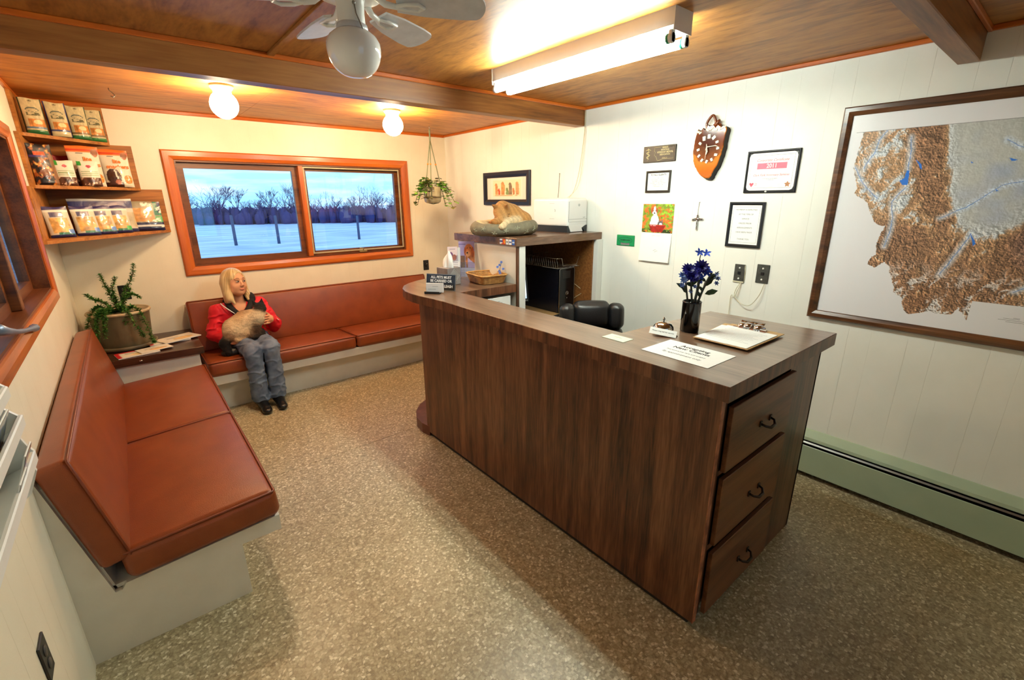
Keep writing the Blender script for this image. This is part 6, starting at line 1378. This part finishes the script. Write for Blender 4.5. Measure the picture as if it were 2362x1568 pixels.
body += limb(LgL, [.07, .052, .035], SK)+limb(LgR, [.07, .052, .035], SK)+limb([(-2.312, -.775, .07), (-2.31, -.88, .035)], [.03, .025], SK)+limb([(-2.186, -.765, .07), (-2.193, -.87, .035)], [.03, .025], SK)
# left hand of the picture lies flat under the cat, fingers to the right
body += [EL((-2.395, -.575, .519), (.034, .03, .014), SK, .008)]+limb([(-2.425, -.50, .52), (-2.395, -.57, .52)], [.026, .02], SK)
for k, (dy, L_) in enumerate(((-.029, .052), (-.010, .060), (.009, .057), (.027, .046))):
    a = (-2.372, -.580+dy*.9, .522); b = (-2.372+L_*.55, -.592+dy, .525); c = (-2.372+L_, -.596+dy, .519); body += [RC(a, b, .0082, .0075, SK, .003), RC(b, c, .0075, .0062, SK, .002)]
body += [RC((-2.40, -.60, .522), (-2.375, -.628, .530), .009, .0075, SK, .004), RC((-2.375, -.628, .530), (-2.352, -.636, .528), .0075, .0065, SK, .002)]
# right hand of the picture curls over the cat's chest, fingers to the left
HR = Vector((-2.118, -.585, .672)); body += [EL(tuple(HR), (.026, .022, .034), SK, .008)]+limb([(-2.105, -.52, .645), tuple(HR)], [.026, .022], SK)
for k, (dz, L_) in enumerate(((.030, .050), (.0105, .058), (-.0095, .056), (-.029, .046))):
    a = HR+Vector((-.012, -.012, dz)); b = a+Vector((-L_*.5, -.022, .004)); c = b+Vector((-L_*.45, .004, -.004)); body += [RC(a, b, .0084, .0078, SK, .003), RC(b, c, .0078, .0064, SK, .002)]
a = HR+Vector((-.004, .004, .036)); b = a+Vector((-.022, -.012, .022)); c = b+Vector((-.02, -.008, .008)); body += [RC(a, b, .0095, .008, SK, .004), RC(b, c, .008, .0065, SK, .002)]
wm = thing('person', 'blonde woman in a red jacket and jeans sitting with a dark-faced cat in her lap', 'person', (-2.26, -.5, .42))
mb = sdf_mesh(body, .0048); mb.build('body', SKIN, wm)
Mh = Matrix(RH.tolist()).to_4x4(); Mh.translation = HC
for s in (-.0265, .0265):
    MB().ball((0, 0, 0), (.0135, .0085, .0056), 14, M=Mh @ Matrix.Translation((s, .0800-.0035*(abs(s) > .03), .0045))).build('eye', pm('eye_white', (206, 196, 184), .25) if s < 0 else MATS['eye_white'], wm)
    MB().ball((0, 0, 0), (.0058, .003, .0055), 12, M=Mh @ Matrix.Translation((s+.002, .0868, .0055))).build('iris', pm('iris', (46, 36, 32), .15) if s < 0 else MATS['iris'], wm)
bw = MB(); ls = MB()
for s in (-1, 1):
    bw.tube([Hd(s*.013, .0885, .0295), Hd(s*.028, .0860, .0325), Hd(s*.045, .0735, .0265)], [.002, .0026, .0014], 6); ls.tube([Hd(s*.014, .0865, .0075), Hd(s*.0265, .0885, .0110), Hd(s*.039, .080, .0070)], .0016, 5)
for b_, n_, m_ in ((bw, 'eyebrows', pm('brow_brown', (128, 92, 62), .7)), (ls, 'eyelashes', pm('lash', (40, 28, 24), .7))): b_.build(n_, m_, wm)['kind'] = 'stuff'
hair = [HE(0, -.02, .036, (.084, .098, .09), SK, .02), RC(Hd(-.062, -.005, .03), Hd(-.082, .015, -.12), .034, .024, SK, .025), RC(Hd(-.05, -.04, .0), Hd(-.074, -.025, -.135), .044, .026, SK, .03), RC(Hd(-.082, .01, -.09), Hd(-.060, .035, -.165), .024, .008, SK, .02),
        RC(Hd(.066, -.005, .03), Hd(.074, .012, -.11), .028, .022, SK, .025), RC(Hd(.074, .012, -.10), Hd(.062, .03, -.145), .02, .010, SK, .015), RC(Hd(0, -.07, .0), Hd(0, -.06, -.12), .055, .045, SK, .03),
        HE(.012, .10, -.022, (.057, .075, .112), SK, .008, op='-'), HE(.0, .06, -.09, (.047, .06, .08), SK, .01, op='-'), HE(-.06, .062, -.03, (.024, .03, .06), SK, .01, op='-')]
hm, nt, b = newmat('blonde_hair'); L = nt.links.new; b.inputs['Roughness'].default_value = .42; b.inputs['Sheen Weight'].default_value = .2
tc = N(nt, 'ShaderNodeTexCoord'); mp = N(nt, 'ShaderNodeMapping'); mp.inputs['Location'].default_value = (.024, -.165, 0); L(tc.outputs['Object'], mp.inputs[0])
gr = N(nt, 'ShaderNodeTexGradient', gradient_type='RADIAL'); L(mp.outputs[0], gr.inputs[0]); sz = N(nt, 'ShaderNodeSeparateXYZ'); L(mp.outputs[0], sz.inputs[0]); cx = N(nt, 'ShaderNodeCombineXYZ'); L(gr.outputs['Fac'], cx.inputs[0])
mz = N(nt, 'ShaderNodeMath', operation='MULTIPLY'); mz.inputs[1].default_value = .06; L(sz.outputs['Z'], mz.inputs[0]); L(mz.outputs[0], cx.inputs[1])
nn = N(nt, 'ShaderNodeTexNoise'); nn.inputs['Scale'].default_value = 70; nn.inputs['Detail'].default_value = 3; L(cx.outputs[0], nn.inputs['Vector'])
r = ramp(nt, [(.3, lin((150, 118, 70))), (.52, lin((204, 176, 122))), (.72, lin((232, 212, 166)))]); L(nn.outputs['Fac'], r.inputs[0]); L(r.outputs[0], b.inputs['Base Color']); bp = N(nt, 'ShaderNodeBump'); bp.inputs['Strength'].default_value = .5; bp.inputs['Distance'].default_value = .003; L(nn.outputs['Fac'], bp.inputs['Height']); L(bp.outputs[0], b.inputs['Normal'])
mb = sdf_mesh(hair, .0045); mb.c = []; mb.build('hair', hm, wm)
# jacket
RD = (200, 20, 34)
jk = [EL((-2.285, -.335, .685), (.148, .105, .12), RD, .03), RC((-2.425, -.325, .735), (-2.15, -.325, .752), .066, .066, RD, .03), EL((-2.28, -.36, .575), (.148, .112, .12), RD, .03), EL((-2.27, -.385, .505), (.165, .12, .065), RD, .03)]
jk += limb(ArL, [.066, .058, .043], RD, .02)+limb(ArR, [.066, .058, .043], RD, .02)
jk += [
       RC((-2.288, -.33, .84), (-2.290, -.47, .715), .062, .022, RD, .012, op='-')]
mb = sdf_mesh(jk, .0055); mb.c = []; wrinkle(mb, .012, 11, 4); mb.build('jacket', FABR, wm)
MB().tube(smooth([(-2.292, -.462, .695), (-2.335, -.435, .735), (-2.362, -.39, .785), (-2.352, -.31, .815), (-2.29, -.255, .83), (-2.215, -.29, .84), (-2.192, -.36, .815), (-2.225, -.42, .755), (-2.284, -.464, .70)], 5), [.012]+[.026]*3+[.028]*33+[.03]*2+[.012]*2 if False else .024, 10).build('fleece_collar', FLEECE, wm)
MB().ball((-2.195, -.345, .815), (.04, .045, .055), 14).ball((-2.29, -.26, .80), (.1, .035, .045), 14).build('hood_lining', FLEECE, wm)
lab(MB().tube(smooth([(-2.305, -.475, .70), (-2.355, -.448, .74), (-2.405, -.40, .79), (-2.415, -.36, .805)], 5), .0042, 6).build('piping', INKW, wm), 'white piping'); MB().tube(smooth([(-2.045, -.452, .64), (-2.015, -.43, .605)], 3), .004, 6).build('piping', INKW, wm)
MB().tube([(-2.298, -.482, .70), (-2.29, -.49, .60)], .0025, 6).build('zip', STEEL, wm)
# jeans and boots
JN = (90, 106, 130)
jn = limb(LgL, [.082, .066, .058], JN, .02)+limb(LgR, [.082, .066, .058], JN, .02)+[EL((-2.27, -.40, .495), (.15, .11, .075), JN, .03), RC((-2.312, -.785, .3), (-2.312, -.775, .085), .056, .064, JN, .02), RC((-2.186, -.78, .3), (-2.186, -.765, .085), .056, .064, JN, .02), EL((-2.312, -.772, .035), (.09, .09, .045), JN, .004, op='-'), EL((-2.186, -.762, .035), (.09, .09, .045), JN, .004, op='-'), EL((-2.25, -.80, .30), (.006, .1, .17), JN, .008, op='-')]
mb = sdf_mesh(jn, .0055); mb.c = []; wrinkle(mb, .008, 13, 9); mb.build('jeans', DENIM, wm)
for (x, y, tx) in ((-2.312, -.775, .004), (-2.186, -.765, -.006)):
    bt2 = [RC((x, y, .14), (x, y-.0, .06), .046, .044, JN, .01), RC((x, y-.01, .055), (x+tx, y-.115, .033), .042, .033, JN, .02), EL((x+tx, y-.14, .026), (.036, .042, .026), JN, .015), RC((x, y+.02, .05), (x, y+.025, .012), .033, .028, JN, .008), EL((x, y-.06, -.012), (.1, .18, .0135), JN, .002, op='-')]
    mb = sdf_mesh(bt2, .005); mb.c = []; mb.build('boot', BOOT, wm)
# ------------------------------------------------------------------ the cat on her lap
CR, CT_, CK = (226, 200, 160), (176, 138, 98), (20, 16, 15)
def B(x, y, z): return (x, y, z)
sc_ = [EL((-2.385, -.555, .608), (.078, .075, .075), CR, .03), RC((-2.365, -.55, .628), (-2.245, -.555, .695), .086, .07, CR, .03), RC((-2.3, -.53, .70), (-2.39, -.53, .645), .06, .06, CT_, .02), EL((-2.345, -.60, .590), (.075, .045, .06), CR, .02), RC((-2.23, -.56, .70), (-2.185, -.575, .735), .058, .046, CR, .025), EL((-2.20, -.60, .695), (.05, .035, .06), (226, 206, 170), .02),
       EL((-2.178, -.575, .775), (.046, .046, .042), CK, .012), EL((-2.160, -.602, .764), (.026, .024, .02), CK, .012), RC((-2.205, -.56, .80), (-2.222, -.55, .838), .02, .003, CK, .006), RC((-2.158, -.565, .805), (-2.150, -.555, .845), .02, .003, CK, .006),
       RC((-2.225, -.60, .64), (-2.235, -.625, .565), .036, .024, (70, 52, 38), .015), RC((-2.235, -.625, .565), (-2.245, -.64, .552), .026, .022, CK, .01), RC((-2.255, -.59, .62), (-2.285, -.63, .56), .034, .024, (90, 68, 48), .015), EL((-2.275, -.635, .556), (.035, .026, .018), CK, .01), RC((-2.2, -.60, .58), (-2.20, -.63, .556), .03, .024, CK, .012),
       RC((-2.42, -.55, .58), (-2.465, -.555, .52), .034, .036, CK, .02), RC((-2.465, -.555, .52), (-2.45, -.60, .452), .036, .03, CK, .02), RC((-2.34, -.62, .555), (-2.38, -.625, .55), .022, .024, CR, .01)]
lc = thing('siamese_cat', 'cream cat with a black face, legs and tail sitting in the woman\'s lap', 'cat', (-2.29, -.56, .55))
mb = sdf_mesh(sc_, .0048); V = np.array(mb.v); n_ = fbm(V[:, 0]*26+V[:, 2]*14, V[:, 2]*60-V[:, 0]*40, 3, 6); n2 = fbm(V[:, 0]*9, V[:, 2]*9+V[:, 1]*9, 2, 7)
mb.c = (np.array(mb.c)*(.66+.5*n_[:, None])*(1-.35*np.clip((n2-.5)*4, 0, 1)[:, None]*np.array((.6, .8, 1.0)))).tolist(); wrinkle(mb, .0025, 30, 3); mb.build('body', FUR, lc)
hb_ = [RC((-2.455, -.57, .455), (-2.40, -.585, .452), .034, .034, CK, .02), EL((-2.445, -.56, .445), (.055, .06, .032), CK, .02)]
mb = sdf_mesh(hb_, .006); mb.c = []; o = mb.build('handbag', BLEATH, origin=(-2.43, -.57, .42)); tag(o, 'small soft black bag on the seat cushion at the woman\'s side', 'bag')
